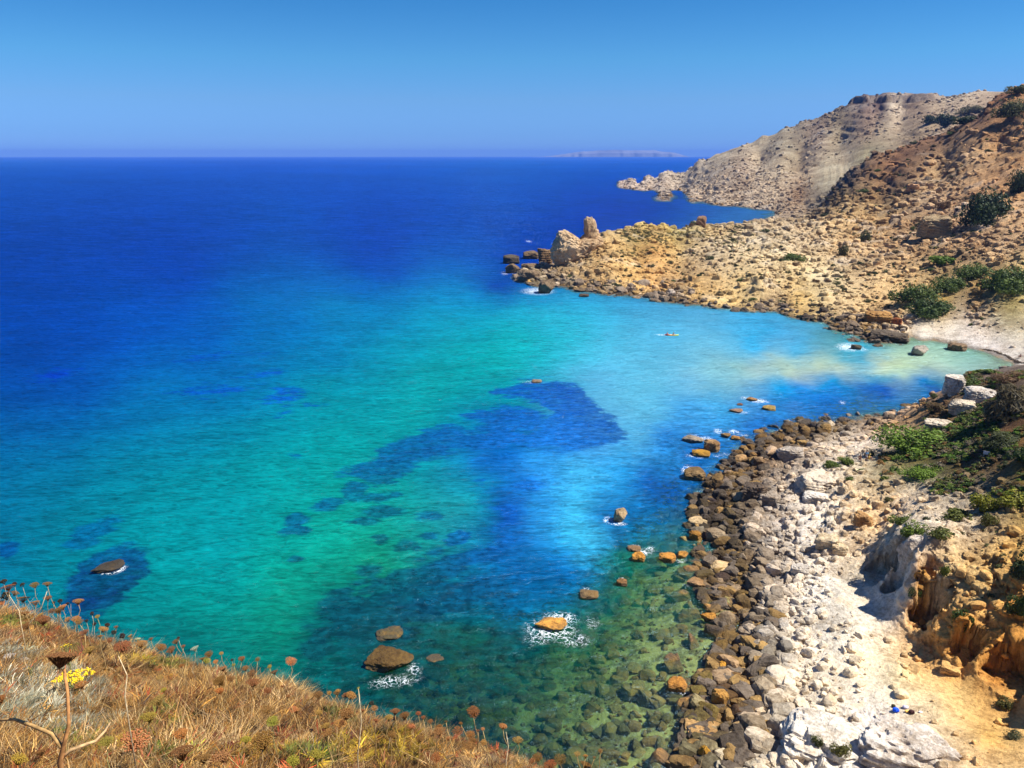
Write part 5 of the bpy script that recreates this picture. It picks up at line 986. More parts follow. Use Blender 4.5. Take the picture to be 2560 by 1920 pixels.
for i in bigb:
    dry = c5[i][0] > c5[i][1] * 1.15
    m = TWIG[i % 3] if dry else BUSH[i % 5]
    o = link('shrub', m, None, (x5[i], y5[i], g5[i] - 0.05 * s5[i]), (0, 0, i * 1.1), (s5[i], s5[i] * 0.9, s5[i] * 0.75)); o.color = (*c5[i], 1)
    if dry: tag(o, 'x', 'shrub', 'dry brown shrubs on the slope')
    else: tag(o, 'x', 'shrub', 'olive green shrubs on the slope')
    SHI.append((o, 'small dry brown shrub' if dry else 'small olive shrub', proj(x5[i], y5[i], g5[i])))
single_out(SHI, [('biggest hillside tree', 2459, 515), ('tree at the right edge', 2552, 450), ('big tilted boulder', 2334, 575), ('peach boulder', 2281, 470), ('mid-slope dark bush', 2160, 590), ('bright green low bush', 2362, 650), ('right-edge juniper', 2500, 705), ('upper left juniper', 2292, 730), ('lowest juniper', 2322, 768), ('left end of the beach', 2290, 830), ('orange-brown boulder heap', 2192, 797), ('bush on the ochre bank', 1986, 640), ('standing stone on the crest', 1752, 555), ('two round thorn bushes', 2345, 508), ('wide bush under the skyline', 2532, 278), ('far plateau ledge bushes', 2370, 300), ('inner corner of the far inlet', 1930, 528), ('brown ridge spur', 2080, 500), ('cream pinnacle', 1478, 590), ('middle of the headland flank', 1800, 690), ('flank above the long bay shore', 2050, 720), ('orange hillside top', 2450, 400), ('large spur bush', 2300, 1100), ('notice board', 2463, 1146), ('yellow-green shrubs', 2500, 1255), ('orange cliff face', 2440, 1560), ('pale rock dome', 2292, 1400), ('huge thorny bush', 2520, 1000)])
BI = [bush_mesh('scrub_shape', 70 + i, 420, 0.12, M_LEAFI, lobes=6) for i in range(4)]
n5 = len(rest)
scatter('hillside_scrub', BI, np.stack([x5[rest], y5[rest], g5[rest] - 0.05 * s5[rest]], 1), np.stack([np.zeros(n5), np.zeros(n5), rng.uniform(0, 6, n5)], 1), np.stack([s5[rest], s5[rest], s5[rest] * 0.7], 1), c5[rest], 'countless small shrubs dotted over the hillside')
# denser ground scrub on the spur slope and headland top, and dots on the far hill
def scrubzone(name, n, r0, r1, a0, a1, fn, smin, smax, colset, label, power=1.0, h=0.6):
    x, y, r = sample(n, r0, r1, a0, a1, power); g = grid_sample(HT, x, y)
    k = fn(x, y, g, r) > rng.random(n); x, y, r, g = x[k], y[k], r[k], g[k]; n = len(x)
    s = rng.uniform(smin, smax, n) * r; c = np.array(colset)[rng.integers(0, len(colset), n)] * rng.uniform(0.6, 1.35, (n, 1))
    scatter(name, BI, np.stack([x, y, g - 0.05 * s], 1), np.stack([np.zeros(n), np.zeros(n), rng.uniform(0, 6, n)], 1), np.stack([s, s, s * h], 1), c, label)
def spur(x, y, g, r):
    u = 1280 + FPX * x / (y * CP + (CAM_H - g) * SP); v = 960 - FPX * ((g - CAM_H) * CP + y * SP) / (y * CP + (CAM_H - g) * SP)
    m = ((u > 2420) & (v > 930) & (v < 1240)) | ((u > 2310) & (v > 1010) & (v < 1235)) | ((u > 2200) & (v > 1135) & (v < 1200))
    return np.where(m & (r < 175), 0.8 * sstep(-0.35, 0.1, fbm(x / 7, y / 7, o=3, s=410)), 0)
scrubzone('spur_scrub', 20000, 80, 175, 18, 37, spur, 0.0045, 0.011, [(0.09, 0.14, 0.025), (0.12, 0.10, 0.04), (0.18, 0.11, 0.04), (0.10, 0.13, 0.035), (0.08, 0.15, 0.02), (0.16, 0.14, 0.10), (0.13, 0.17, 0.03)], 'countless low plants and dry tufts covering the spur slope', h=0.5)
def headtop(x, y, g, r):
    u = 1280 + FPX * x / (y * CP + (CAM_H - g) * SP); v = 960 - FPX * ((g - CAM_H) * CP + y * SP) / (y * CP + (CAM_H - g) * SP)
    return np.where((u > 1540) & (u < 1860) & (v > 565) & (v < 640 - 0.12 * (u - 1600)) & (g > 4), 0.7 * sstep(-0.2, 0.2, fbm(x / 14, y / 14, o=3, s=420)), 0)
scrubzone('headland_scrub', 16000, 300, 480, 5, 18, headtop, 0.0016, 0.0038, [(0.12, 0.12, 0.04), (0.16, 0.13, 0.06), (0.09, 0.10, 0.03)], 'countless low plants on top of the headland', h=0.4)
def farh(x, y, g, r):
    return np.where((g > 3) & (grid_sample(ROUGH, x, y) > 0.5), 0.6 * sstep(0.05, 0.3, fbm(x / 50, y / 50, o=3, s=430)), 0)
scrubzone('far_scrub', 7000, 560, 1400, 8, 37, farh, 0.0008, 0.0020, [(0.11, 0.10, 0.05), (0.13, 0.10, 0.07), (0.09, 0.09, 0.05)], 'countless shrubs dotted over the far hill', power=0.6, h=0.5)
# ================================================================== THE GRASSY SLOPE the photograph is taken from
def fg_s(x, y): return 0.5 * x + 0.866 * y
def fg_z(x, y):
    x = np.asarray(x, float); y = np.asarray(y, float); s = fg_s(x, y) + 0.16 * vn(x * 1.3, y * 1.3, s=600)
    e = np.clip(s - 2.78, 0, None)
    z = 48 - 1.6 - 0.417 * y - 0.086 * x - np.where(e < 1.2, 0.75 * e * e, 1.08 + 1.75 * (e - 1.2)) + 0.07 * fbm(x * 1.1, y * 1.1, o=3, s=601) + 0.035 * fbm(x * 5, y * 5, o=3, s=602)
    return np.maximum(z, 1.0 + 0.0 * x) if False else z
ss = np.concatenate([np.linspace(-4, 0, 30, endpoint=False), np.linspace(0, 4.2, 130, endpoint=False), np.linspace(4.2, 27, 60)])
ts = np.concatenate([np.linspace(-20, -9, 24, endpoint=False), np.linspace(-9, 3.5, 260, endpoint=False), np.linspace(3.5, 18, 40)])
T_, S_ = np.meshgrid(ts, ss)
FX = S_ * 0.5 + T_ * 0.866; FY = S_ * 0.866 - T_ * 0.5; FZ = fg_z(FX, FY)
cl_ = np.clip((S_ - 4.2) / 20, 0, 1); FX = FX + cl_ * 1.2 * fbm(FZ / 4, T_ / 4, o=4, s=620); FY = FY + cl_ * 1.2 * fbm(FZ / 4, T_ / 4, o=4, s=621)
soilc = np.array([0.13, 0.075, 0.035]) * (1 + 0.5 * fbm(FX * 3, FY * 3, o=4, s=610))[..., None] + np.array([0.10, 0.075, 0.04]) * np.clip(fbm(FX * 1.2, FY * 1.2, o=3, s=611), 0, 1)[..., None]
fi = np.arange(FX.size).reshape(FX.shape); fq4 = np.stack([fi[:-1, :-1], fi[:-1, 1:], fi[1:, 1:], fi[1:, :-1]], -1).reshape(-1, 4)
tg = NT('dry_soil'); pg = tg.n('BsdfPrincipled'); ps = tg.n('NewGeometry').outputs['Position']; tg.l(tg.mix(tg.mr(tg.noise(ps, 14, 6, 0.7), 0.35, 0.65), tg.mix(1.0, attr(tg, 'Col'), (0.5, 0.45, 0.4), 'MULTIPLY'), tg.mix(1.0, attr(tg, 'Col'), (1.6, 1.5, 1.4), 'MULTIPLY')), pg.inputs['Base Color'])
pg.inputs['Roughness'].default_value = 0.95; tg.l(tg.bump(tg.noise(ps, 40, 5, 0.7), 1.0, 0.03), pg.inputs['Normal']); tg.l(pg.outputs[0], tg.out.inputs[0])
cliffg = link('ground', mesh_from('ground', np.stack([FX, FY, FZ], -1).reshape(-1, 3), fq4[:, ::-1] if False else fq4, [tg.m], True, {'Col': soilc.reshape(-1, 3)})); tag(cliffg, kind='structure')
def tuft(name, seed, n, h, spread, wid, curl=0.5, mat=None, leafy=False):
    r = np.random.default_rng(seed); V = []; F = []; va = []
    for i in range(n):
        a = r.uniform(0, 6.28); b0 = r.uniform(0, spread * 0.5); x0, y0 = b0 * math.cos(a), b0 * math.sin(a)
        a2 = a + r.normal(0, 0.7); L = h * r.uniform(0.45, 1.1); ln = r.uniform(0.15, 1.0) * spread * 2
        w_ = wid * r.uniform(0.6, 1.4); px, py = -math.sin(a2) * w_, math.cos(a2) * w_
        v0 = r.uniform(0, 1); k = len(V); m = 4
        for j in range(m):
            t_ = j / (m - 1); rr = ln * t_ ** 1.5; zz = L * (t_ - curl * 0.45 * t_ * t_)
            ww = (1 - t_) ** 0.6 if not leafy else math.sin(math.pi * min(0.96, t_ * 0.85 + 0.12))
            jx, jy = r.normal(0, 0.06 * L, 2) if j else (0, 0)
            cx, cy = x0 + math.cos(a2) * rr + jx, y0 + math.sin(a2) * rr + jy
            V += [(cx - px * ww, cy - py * ww, zz), (cx + px * ww, cy + py * ww, zz + (0.3 * w_ if leafy else 0))]; va += [v0, v0]
        for j in range(m - 1): F.append((k + 2 * j, k + 2 * j + 1, k + 2 * j + 3, k + 2 * j + 2))
    return mesh_from(name, V, F, [mat or M_LEAFI], False, {'Var': va})
GR = [tuft('grass_tuft', 700 + i, 44, 0.085, 0.085, 0.0012, 1.2) for i in range(4)]
GW = [tuft('wispy_tuft', 720 + i, 12, 0.20, 0.10, 0.0011, 0.5) for i in range(3)]
LF = [tuft('withered_leaves', 740 + i, 34, 0.045, 0.055, 0.0036, 1.3, leafy=True) for i in range(3)]
def fg_sample(n, smax=3.25):
    s = rng.uniform(0.9, smax, n); t_ = rng.uniform(-8.6, 1.6, n); x = s * 0.5 + t_ * 0.866; y = s * 0.866 - t_ * 0.5; k = y > 0.9; x, y = x[k], y[k]; return x, y, fg_z(x, y)
def fg_scatter(name, protos, n, pal, smin, smax, label, dens=None, lean=0.25, zoff=-0.01, sm=3.25):
    x, y, z = fg_sample(n, sm)
    if dens is not None: k = dens(x, y) > rng.random(len(x)); x, y, z = x[k], y[k], z[k]
    n = len(x); s = rng.uniform(smin, smax, n); pal = np.array(pal)
    pn = 0.5 + 0.5 * fbm(x * 1.7, y * 1.7, o=3, s=640) + rng.normal(0, 0.22, n); ii = np.clip((pn * len(pal)).astype(int), 0, len(pal) - 1)
    c = pal[ii] * 0.58 * np.exp(rng.normal(0, 0.55, (n, 1))); s = s * np.clip(0.75 + 1.1 * fbm(x * 1.1, y * 1.1, o=3, s=650), 0.35, 1.7)
    scatter(name, protos, np.stack([x, y, z + zoff], 1), np.stack([rng.normal(0, lean, n), rng.normal(0, lean, n), rng.uniform(0, 6.28, n)], 1), np.stack([s, s, s], 1), c, label)
DRY = [(0.16, 0.075, 0.02), (0.44, 0.25, 0.07), (0.60, 0.39, 0.14), (0.66, 0.48, 0.26), (0.44, 0.22, 0.05), (0.12, 0.05, 0.018)]
fg_scatter('dry_grass', GR, 20000, DRY, 0.55, 1.15, 'dry straw-coloured grass matted over the near slope')
fg_scatter('wispy_grass', GW, 1800, [(0.42, 0.26, 0.10), (0.50, 0.36, 0.20), (0.36, 0.20, 0.07)], 0.6, 1.15, 'taller wispy dry stalks on the near slope', lean=0.3)
fg_scatter('withered_ground_cover', LF, 12000, [(0.22, 0.08, 0.025), (0.32, 0.15, 0.03), (0.12, 0.05, 0.02), (0.26, 0.05, 0.02), (0.36, 0.20, 0.05)], 0.5, 1.2, 'withered red and brown leaves low on the near slope')
def px_mask(spots):
    P = []
    for u, v, rad in spots:
        p = fg_hit(u, v); P.append((p[0], p[1], rad))
    def f(x, y):
        m = np.zeros_like(x)
        for a, b, r_ in P: m = np.maximum(m, 1.3 - np.hypot(x - a, y - b) / r_)
        return np.clip(m, 0, 1)
    return f
def fg_hit(u, v, h=0.0, smax=3.25):
    d = ray(u, v); t_ = np.linspace(0.8, 9, 1500); x = d[0] * t_; y = d[1] * t_; z = 48 + d[2] * t_
    over = z - fg_z(x, y) - h; ok = (fg_s(x, y) < smax)
    k = np.nonzero((over <= 0) & ok)[0]
    i = k[0] if len(k) else np.argmin(np.where(ok & (fg_s(x, y) > 2.0), np.abs(over), 99))
    return np.array([x[i], y[i], z[i], t_[i]])
SIL = [tuft('silver_leaves', 760 + i, 40, 0.06, 0.05, 0.0030, 0.8, leafy=True) for i in range(3)]
fg_scatter('silver_plants', SIL, 30000, [(0.34, 0.36, 0.28), (0.48, 0.49, 0.42), (0.20, 0.22, 0.14)], 0.5, 1.0, 'silvery grey-leaved plants in a patch on the near slope', px_mask([(60, 1740, .30), (110, 1760, .32), (150, 1730, .22), (195, 1830, .16), (30, 1790, .2), (120, 1700, .16), (40, 1645, .14), (60, 1655, .1)]), zoff=0.01)
fg_scatter('green_sprigs', LF, 30000, [(0.08, 0.15, 0.02), (0.20, 0.24, 0.03), (0.13, 0.15, 0.03)], 0.35, 0.75, 'small fresh green sprigs among the dry grass', px_mask([(195, 1850, .14), (200, 1880, .12), (395, 1645, .20), (420, 1640, .16), (240, 1880, .10), (395, 1830, .10), (410, 1800, .1), (30, 1560, .2), (850, 1800, .12), (430, 1895, .12), (200, 1630, .14), (760, 1890, .14), (90, 1570, .1)]), zoff=0.02)
fg_scatter('yellow_sprigs', LF, 12000, [(0.42, 0.30, 0.03), (0.50, 0.34, 0.03)], 0.4, 0.9, 'small ochre-yellow sprigs among the dry grass', px_mask([(210, 1890, .10), (300, 1880, .10), (620, 1890, .14), (780, 1885, .16), (900, 1880, .2), (1000, 1870, .2), (150, 1820, .06), (350, 1660, .14), (380, 1870, .1)]), zoff=0.02)
# pale stone poking out of the slope
for u, v, w_, lb in [(30, 1655, .11, 'small pale stone in the dry grass near the left edge, the left one of two'), (62, 1662, .09, 'small pale stone in the dry grass near the left edge, the right one of two')]:
    p = fg_hit(u, v); o = link('slope_stone', ROCKS[3], None, (p[0], p[1], fg_z(p[0], p[1]) + 0.01), (0, 0, w_ * 30), (w_, w_ * .7, w_ * .45)); o.color = (0.45, 0.42, 0.38, 1); tag(o, lb, 'stone')
# ------------------------------------------------------------------ dried umbel plants
def objcol_mat(name, rough=0.85, k=(0.45, 1.35), scale=60):
    t = NT(name); p = t.n('BsdfPrincipled'); b = t.n('ObjectInfo').outputs['Color']; g = t.n('NewGeometry').outputs['Position']; n = t.noise(g, scale, 3)
    t.l(t.mix(t.mr(n, 0.3, 0.7), t.mix(1.0, b, (k[0],) * 3, 'MULTIPLY'), t.mix(1.0, b, (k[1],) * 3, 'MULTIPLY')), p.inputs['Base Color']); p.inputs['Roughness'].default_value = rough; p.inputs['Specular IOR Level'].default_value = 0.2
    t.l(p.outputs[0], t.out.inputs[0]); return t.m
M_STEM = objcol_mat('dry_stem', scale=60, k=(0.5, 1.5)); M_HEAD = objcol_mat('dried_florets', k=(0.35, 1.6), scale=220)
def umbel(seed, kind='open', n=120):
    """Flower head of radius 1: rays from the stem's tip carrying clusters of small florets in a shallow dome."""
    m = MB(); r = random.Random(seed)
    if kind == 'closed':
        for i in range(70):
            th = r.uniform(0, 6.28); ph = math.acos(r.uniform(-0.4, 1)); q = r.uniform(.55, .95)
            m.ball((q * math.sin(ph) * math.cos(th), q * math.sin(ph) * math.sin(th), 0.1 + q * 0.8 * math.cos(ph)), r.uniform(.13, .22), seg=5, rings=3)
        for i in range(12):
            a = i * 0.52; m.tube([(0, 0, -1.2), (.55 * math.cos(a), .55 * math.sin(a), -.4), (.6 * math.cos(a), .6 * math.sin(a), .2)], [.05, .04, .03], 4)
        return m.mesh('closed_head', M_HEAD)
    lob = [(r.uniform(0, 6.28), r.uniform(.03, .10)) for _ in range(3)]
    for i in range(n):
        rr = math.sqrt((i + 0.5) / n); th = i * 2.39996 + r.uniform(-.15, .15)
        edge = 1 + sum(a * math.cos((j + 2) * th + p_) for j, (p_, a) in enumerate(lob)); q = rr * edge * r.uniform(.95, 1.04)
        z = 0.22 * (1 - rr * rr) + r.uniform(-.035, .035); x, y = q * math.cos(th), q * math.sin(th)
        m.ball((x, y, z), (r.uniform(.07, .11), r.uniform(.07, .11), r.uniform(.04, .07)), seg=5, rings=3)
        if i % 2 == 0: m.tube([(x * .08, y * .08, -.85), (x * .62, y * .62, -.38 + .1 * (1 - rr)), (x * .97, y * .97, z - .03)], [.022, .018, .014], 3)
    for i in range(9):                                               # hanging bracts
        a = i * 0.7 + r.uniform(-.2, .2); m.tube([(0, 0, -.86), (.22 * math.cos(a), .22 * math.sin(a), -.98), (.34 * math.cos(a), .34 * math.sin(a), -1.22)], [.03, .022, .008], 3)
    return m.mesh('umbel_head', M_HEAD)
UM = [umbel(i) for i in range(5)]; UMC = [umbel(20 + i, 'closed') for i in range(3)]
UMB = umbel(40, n=330)
TONE = {'b': (0.18, 0.075, 0.02), 'd': (0.035, 0.02, 0.012), 'o': (0.30, 0.14, 0.035), 'y': (0.24, 0.18, 0.02), 'w': (0.36, 0.31, 0.22)}
TL = {'b': ('brown dried umbel flower on a thin stalk on the near slope, like its brown neighbours', 'brown dried umbel flowers'), 'd': ('dark closed dried flower head on a thin stalk on the near slope', 'dark closed dried flower heads'),
      'o': ('ochre dried umbel flower on a pale stalk on the near slope', 'ochre dried umbel flowers'), 'y': ('yellow-green umbel flower among the dry grass of the near slope', 'yellow-green umbel flowers'), 'w': ('pale straw-grey dried flower head on the slope edge', 'pale dried flower heads')}
HEADS = [(9,1454,16,'d'),(20,1466,33,'b'),(56,1462,13,'d'),(86,1462,20,'b'),(118,1459,20,'b'),(58,1495,28,'b'),(88,1505,22,'o'),(119,1494,18,'b'),(134,1507,8,'d'),(150,1503,12,'d'),(169,1509,7,'d'),(156,1516,20,'o'),(146,1523,24,'b'),(128,1527,16,'b'),(195,1502,24,'o'),(107,1547,35,'b'),(168,1548,16,'o'),(190,1547,22,'o'),(198,1554,18,'b'),
 (230,1534,10,'d'),(243,1541,12,'y'),(259,1572,24,'o'),(268,1563,12,'d'),(284,1581,14,'d'),(306,1590,14,'d'),(325,1589,12,'o'),(345,1597,14,'w'),(353,1608,30,'o'),(377,1597,10,'b'),(306,1615,44,'b'),(222,1624,26,'o'),(212,1579,18,'b'),(38,1482,20,'b'),(14,1490,22,'d'),(36,1460,12,'d'),(290,1567,10,'b'),(236,1560,10,'d'),(216,1552,9,'d'),(250,1590,14,'b'),(275,1600,18,'b'),
 (403,1617,26,'b'),(427,1624,24,'b'),(439,1603,18,'b'),(446,1595,6,'d'),(458,1615,10,'b'),(486,1620,20,'w'),(521,1636,22,'b'),(505,1646,14,'b'),(539,1654,14,'o'),(556,1670,20,'o'),(580,1650,8,'d'),(584,1662,10,'y'),(564,1681,12,'b'),(613,1670,18,'b'),(644,1648,13,'b'),(629,1683,24,'b'),(674,1666,11,'y'),(685,1679,20,'b'),(634,1705,36,'b'),(548,1701,34,'b'),(548,1726,22,'o'),(670,1726,22,'b'),(668,1775,28,'b'),(681,1803,32,'y'),(654,1852,60,'b'),(615,1848,28,'y'),(392,1750,42,'o'),(372,1791,38,'y'),(452,1834,36,'o'),(339,1850,70,'o'),(266,1853,38,'y'),(454,1877,60,'b'),(556,1889,44,'o'),(509,1893,36,'b'),(409,1724,16,'y'),
 (796,1736,24,'b'),(823,1732,12,'o'),(845,1726,13,'o'),(864,1738,18,'b'),(896,1720,8,'y'),(929,1758,13,'d'),(907,1775,12,'b'),(866,1783,40,'b'),(988,1777,25,'b'),(1011,1787,26,'b'),(1046,1783,15,'b'),(1058,1793,12,'b'),(1076,1803,14,'b'),(1115,1803,8,'b'),(1152,1808,10,'b'),(1097,1816,18,'b'),(1144,1826,26,'b'),(1207,1822,11,'o'),(1195,1826,10,'b'),(1176,1836,24,'b'),(1184,1850,24,'b'),(1209,1856,18,'o'),(1242,1873,12,'o'),(1176,1865,30,'b'),(733,1773,22,'o'),(792,1885,40,'y'),(733,1902,36,'y'),(855,1806,18,'b'),(980,1836,22,'b'),(1093,1893,32,'b'),(1050,1846,24,'b'),(720,1740,14,'b'),(705,1715,10,'b'),(940,1800,14,'b'),(1030,1815,16,'o'),(1120,1845,14,'o'),(900,1830,20,'b'),(820,1830,22,'o'),
 (1464,1889,13,'o'),(1464,1910,26,'b'),(1501,1877,13,'b'),(1486,1893,8,'b'),(1400,1898,34,'b'),(1375,1912,34,'b'),(1330,1902,18,'b')]
ir = random.Random(5); UI = []
def umbel_plant(name, label, cat, u, v, wpx, tone, h, group=None, mesh=None, tilt=0.25):
    p = fg_hit(u, v, h, 3.6 if u > 1280 else 3.3); R_ = wpx * p[3] / FPX / 2
    hx, hy, hz_ = p[:3]; gx, gy = hx + ir.uniform(-.05, .07), hy - ir.uniform(0.0, .06); gz0 = float(fg_z(gx, gy))
    e = bpy.data.objects.new(name, None); COL.objects.link(e); e.location = (gx, gy, gz0 - 0.02)
    top = Vector((hx - gx, hy - gy, hz_ - gz0 + 0.02)); c = TONE[tone]; st_ = Vector((0, 0, 0))
    tip = top - Vector((0, 0, R_ * (0.85 if tone != 'd' else 1.1)))
    mid = tip * 0.5 + Vector((ir.uniform(-.03, .03), ir.uniform(-.03, .03), 0)); q3 = tip * 0.8 + Vector((ir.uniform(-.012, .012), ir.uniform(-.012, .012), 0))
    m = MB(); r0 = max(0.0018, R_ * 0.055); m.tube([(0, 0, 0), mid, q3, tip], [r0 * 1.6, r0 * 1.25, r0, r0 * 0.9], 5)
    if h > .28 and ir.random() < .4: m.tube([mid, mid + Vector((ir.uniform(-.06, .06), ir.uniform(-.04, .04), .07)), mid + Vector((ir.uniform(-.10, .10), ir.uniform(-.06, .06), .15))], [r0, r0 * .8, r0 * .5], 4)
    so_ = link('stem', m.mesh('stem', M_STEM, True), e); so_.color = ((0.40, 0.26, 0.10, 1) if tone in 'bo' else (0.30, 0.28, 0.10, 1) if tone == 'y' else (0.34, 0.26, 0.16, 1))
    hd = link('flower_head', mesh or (ir.choice(UMC) if tone == 'd' else ir.choice(UM)), e, top, (ir.uniform(-tilt, tilt) - 0.22, ir.uniform(-tilt, tilt), ir.uniform(0, 6.28)), (R_, R_, R_ * ir.uniform(.75, 1.1)))
    hd.color = (*[x * ir.uniform(.8, 1.2) for x in c], 1)
    UI.append((e, ('large ' if wpx > 34 else 'small ' if wpx < 15 else '') + UP[tone], (u, v)))
    return tag(e, label, cat, group)
UP = {'b': 'brown dried umbel', 'd': 'dark closed flower head', 'o': 'ochre dried umbel', 'y': 'yellow-green umbel', 'w': 'pale dried flower head'}
for u, v, wpx, tn in HEADS:
    base = 0.12 + 0.2 * ir.random()
    umbel_plant('dried_flower', TL[tn][0], 'dried flower', u, v, max(wpx, 8), tn, base if wpx < 34 else 0.2 + 0.15 * ir.random(), TL[tn][1])
for k in range(150):
    x, y, z = fg_sample(1, 3.4)
    if len(x) == 0: continue
    x, y = float(x[0]), float(y[0]); hgt = ir.uniform(.08, .26); zz = float(fg_z(x, y)) + hgt
    dd = np.array([x, y, zz - 48]); dep_ = dd[1] * CP - dd[2] * SP; u = 1280 + FPX * dd[0] / dep_; v = 960 - FPX * (dd[2] * CP + dd[1] * SP) / dep_
    if u < -60 or v > 1960: continue
    tn = ir.choice('bboobbyod'); umbel_plant('dried_flower', TL[tn][0], 'dried flower', u, v, (1.0 if tn == 'd' else 2.0) * ir.uniform(.014, .036) * FPX / max(1.5, dep_), tn, hgt, TL[tn][1])
# the big dark umbel with its forked stalk
e = bpy.data.objects.new('large_dried_flower', None); COL.objects.link(e)
def fpt(u, v, t_): d = ray(u, v); return Vector((d[0] * t_, d[1] * t_, 48 + d[2] * t_))
base = fpt(140, 1925, 1.98); base.z = float(fg_z(base.x, base.y)); e.location = base
def rel(u, v, t_): return fpt(u, v, t_) - base
m = MB(); m.tube([Vector((0, 0, -.02)), rel(150, 1905, 1.95), rel(158, 1870, 1.94), rel(172, 1812, 1.93), rel(169, 1730, 1.93), rel(160, 1672, 1.94)], [.0085, .0070, .0055, .0044, .0040, .0036], 7)
a_ = link('stem', m.mesh('stem', M_STEM, True), e); a_.color = (0.42, 0.20, 0.07, 1)
m = MB(); m.tube([rel(154, 1868, 1.94), rel(130, 1835, 1.95), rel(75, 1812, 1.98), rel(35, 1798, 2.0), rel(-25, 1802, 2.02)], [.006, .0052, .0045, .004, .003], 6); a_ = link('branch', m.mesh('branch', M_STEM, True), e); a_.color = (0.40, 0.24, 0.09, 1)
m = MB(); m.tube([rel(152, 1898, 1.95), rel(178, 1874, 1.95), rel(240, 1852, 1.99), rel(262, 1828, 2.02), rel(276, 1806, 2.05)], [.005, .0045, .004, .0032, .0022], 6); a_ = link('branch', m.mesh('branch', M_STEM, True), e); a_.color = (0.44, 0.28, 0.13, 1)
hd = link('flower_head', UMB, e, rel(153, 1640, 1.94), (-0.48, 0.22, 0.4), (0.036, 0.036, 0.032)); hd.color = (0.17, 0.075, 0.025, 1)
tag(e, 'biggest dark brown umbel flower on a forked thick stalk in the lower left corner', 'dried flower')
single_out(UI, [('biggest dark umbel', 153, 1640), ('wide yellow flower cluster', 186, 1690), ('slope edge at the left border', 10, 1480), ('sunlit pair of tall umbels', 105, 1460), ('surf-washed dark rock', 240, 1500), ('slope above the yellow flowers', 220, 1560), ('silver plants', 80, 1760), ('forked stalk', 150, 1860), ('tall ochre edge umbel', 195, 1502), ('green sprigs on the slope edge', 400, 1630),
 ('edge left of the sprigs', 320, 1600), ('edge below green water', 560, 1660), ('slope edge under the brown rock', 680, 1700), ('straw-coloured grass patch', 520, 1770), ('large brown bottom umbel', 654, 1852), ('tall thin bare stalk', 896, 1800), ('left bottom corner', 30, 1900), ('edge below the straw patch', 450, 1900), ('lower middle of the slope', 800, 1850), ('lower middle slope edge', 1000, 1790), ('right end of the grassy slope', 1200, 1850), ('bottom edge right of the slope', 1440, 1900)])
M_YEL = simple('yellow_petals', (0.78, 0.52, 0.01), 0.6, 0.2, 80)
def yellow_flower(label, u, v, wpx, h, n, seed):
    p = fg_hit(u, v, h); R_ = wpx * p[3] / FPX / 2; r = random.Random(seed)
    e = bpy.data.objects.new('yellow_flower', None); COL.objects.link(e); gz0 = float(fg_z(p[0], p[1])); e.location = (p[0], p[1], gz0 - .02)
    hh = p[2] - gz0 + .02; m = MB(); f = MB()
    for k in range(n):
        th = k * 2.4; rr = math.sqrt((k + .5) / n) * R_; cx, cy = rr * math.cos(th), rr * math.sin(th) * .55; cz = hh + r.uniform(-.006, .006) + cx * 0.12
        for j in range(9):
            q = r.uniform(0, R_ * .16); b = r.uniform(0, 6.28); f.ball((cx + q * math.cos(b), cy + q * math.sin(b), cz + r.uniform(0, .004)), R_ * .045, seg=5, rings=3)
        m.tube([(cx * .1, cy * .1, hh * .5), (cx * .8, cy * .8, hh * .85), (cx, cy, cz)], [.0022, .0018, .0014], 4)
    m.tube([(0, 0, 0), (0.01, 0, hh * .55)], [.004, .003], 5)
    a_ = link('stem', m.mesh('stem', M_STEM), e); a_.color = (0.22, 0.24, 0.08, 1); link('blossoms', f.mesh('blossoms', M_YEL), e)
    tag(e, label, 'yellow flower')
yellow_flower('wide bright yellow flower cluster behind the thick forked stalk', 186, 1690, 96, .16, 26, 1)
yellow_flower('small bright yellow flower cluster seen just above the biggest dark umbel', 163, 1615, 30, .26, 9, 2)
yellow_flower('tiny yellow flower in the dry grass near the left edge', 74, 1672, 15, .12, 4, 3)
# bare stalks
for u0, v0, u1, v1, t_, lb in [(71, 1562, 118, 1478, 5.6, 'curved pale stalk under an umbel at the slope edge, near the left edge'), (54, 1568, 22, 1487, 5.3, 'curved pale stalk leaning left at the left edge'), (312, 1740, 296, 1640, 3.3, 'pale bare stalk standing right of the yellow flowers'), (894, 1890, 896, 1722, 3.6, 'tall thin bare stalk rising over dark water in the lower middle'), (1265, 1905, 1265, 1830, 4.0, 'thin bare grass stalk at the right end of the near slope')]:
    a_ = fpt(u0, v0, t_); b_ = fpt(u1, v1, t_); md_ = (a_ + b_) / 2 + Vector((0.012, 0.02, -.01)); gz0 = float(fg_z(a_.x, a_.y)); a0_ = Vector((a_.x, a_.y, min(a_.z, gz0)))
    m = MB(); m.tube([a0_ - Vector((0, 0, .02)) - a0_, a_ - a0_ if (a_ - a0_).length > .01 else Vector((0, 0, .01)), md_ - a0_, b_ - a0_], [.003, .0028, .0024, .0018], 5)
    o = link('dry_stalk', m.mesh('dry_stalk', M_STEM, True), None, a0_); o.color = (0.55, 0.42, 0.24, 1); tag(o, lb, 'stalk')
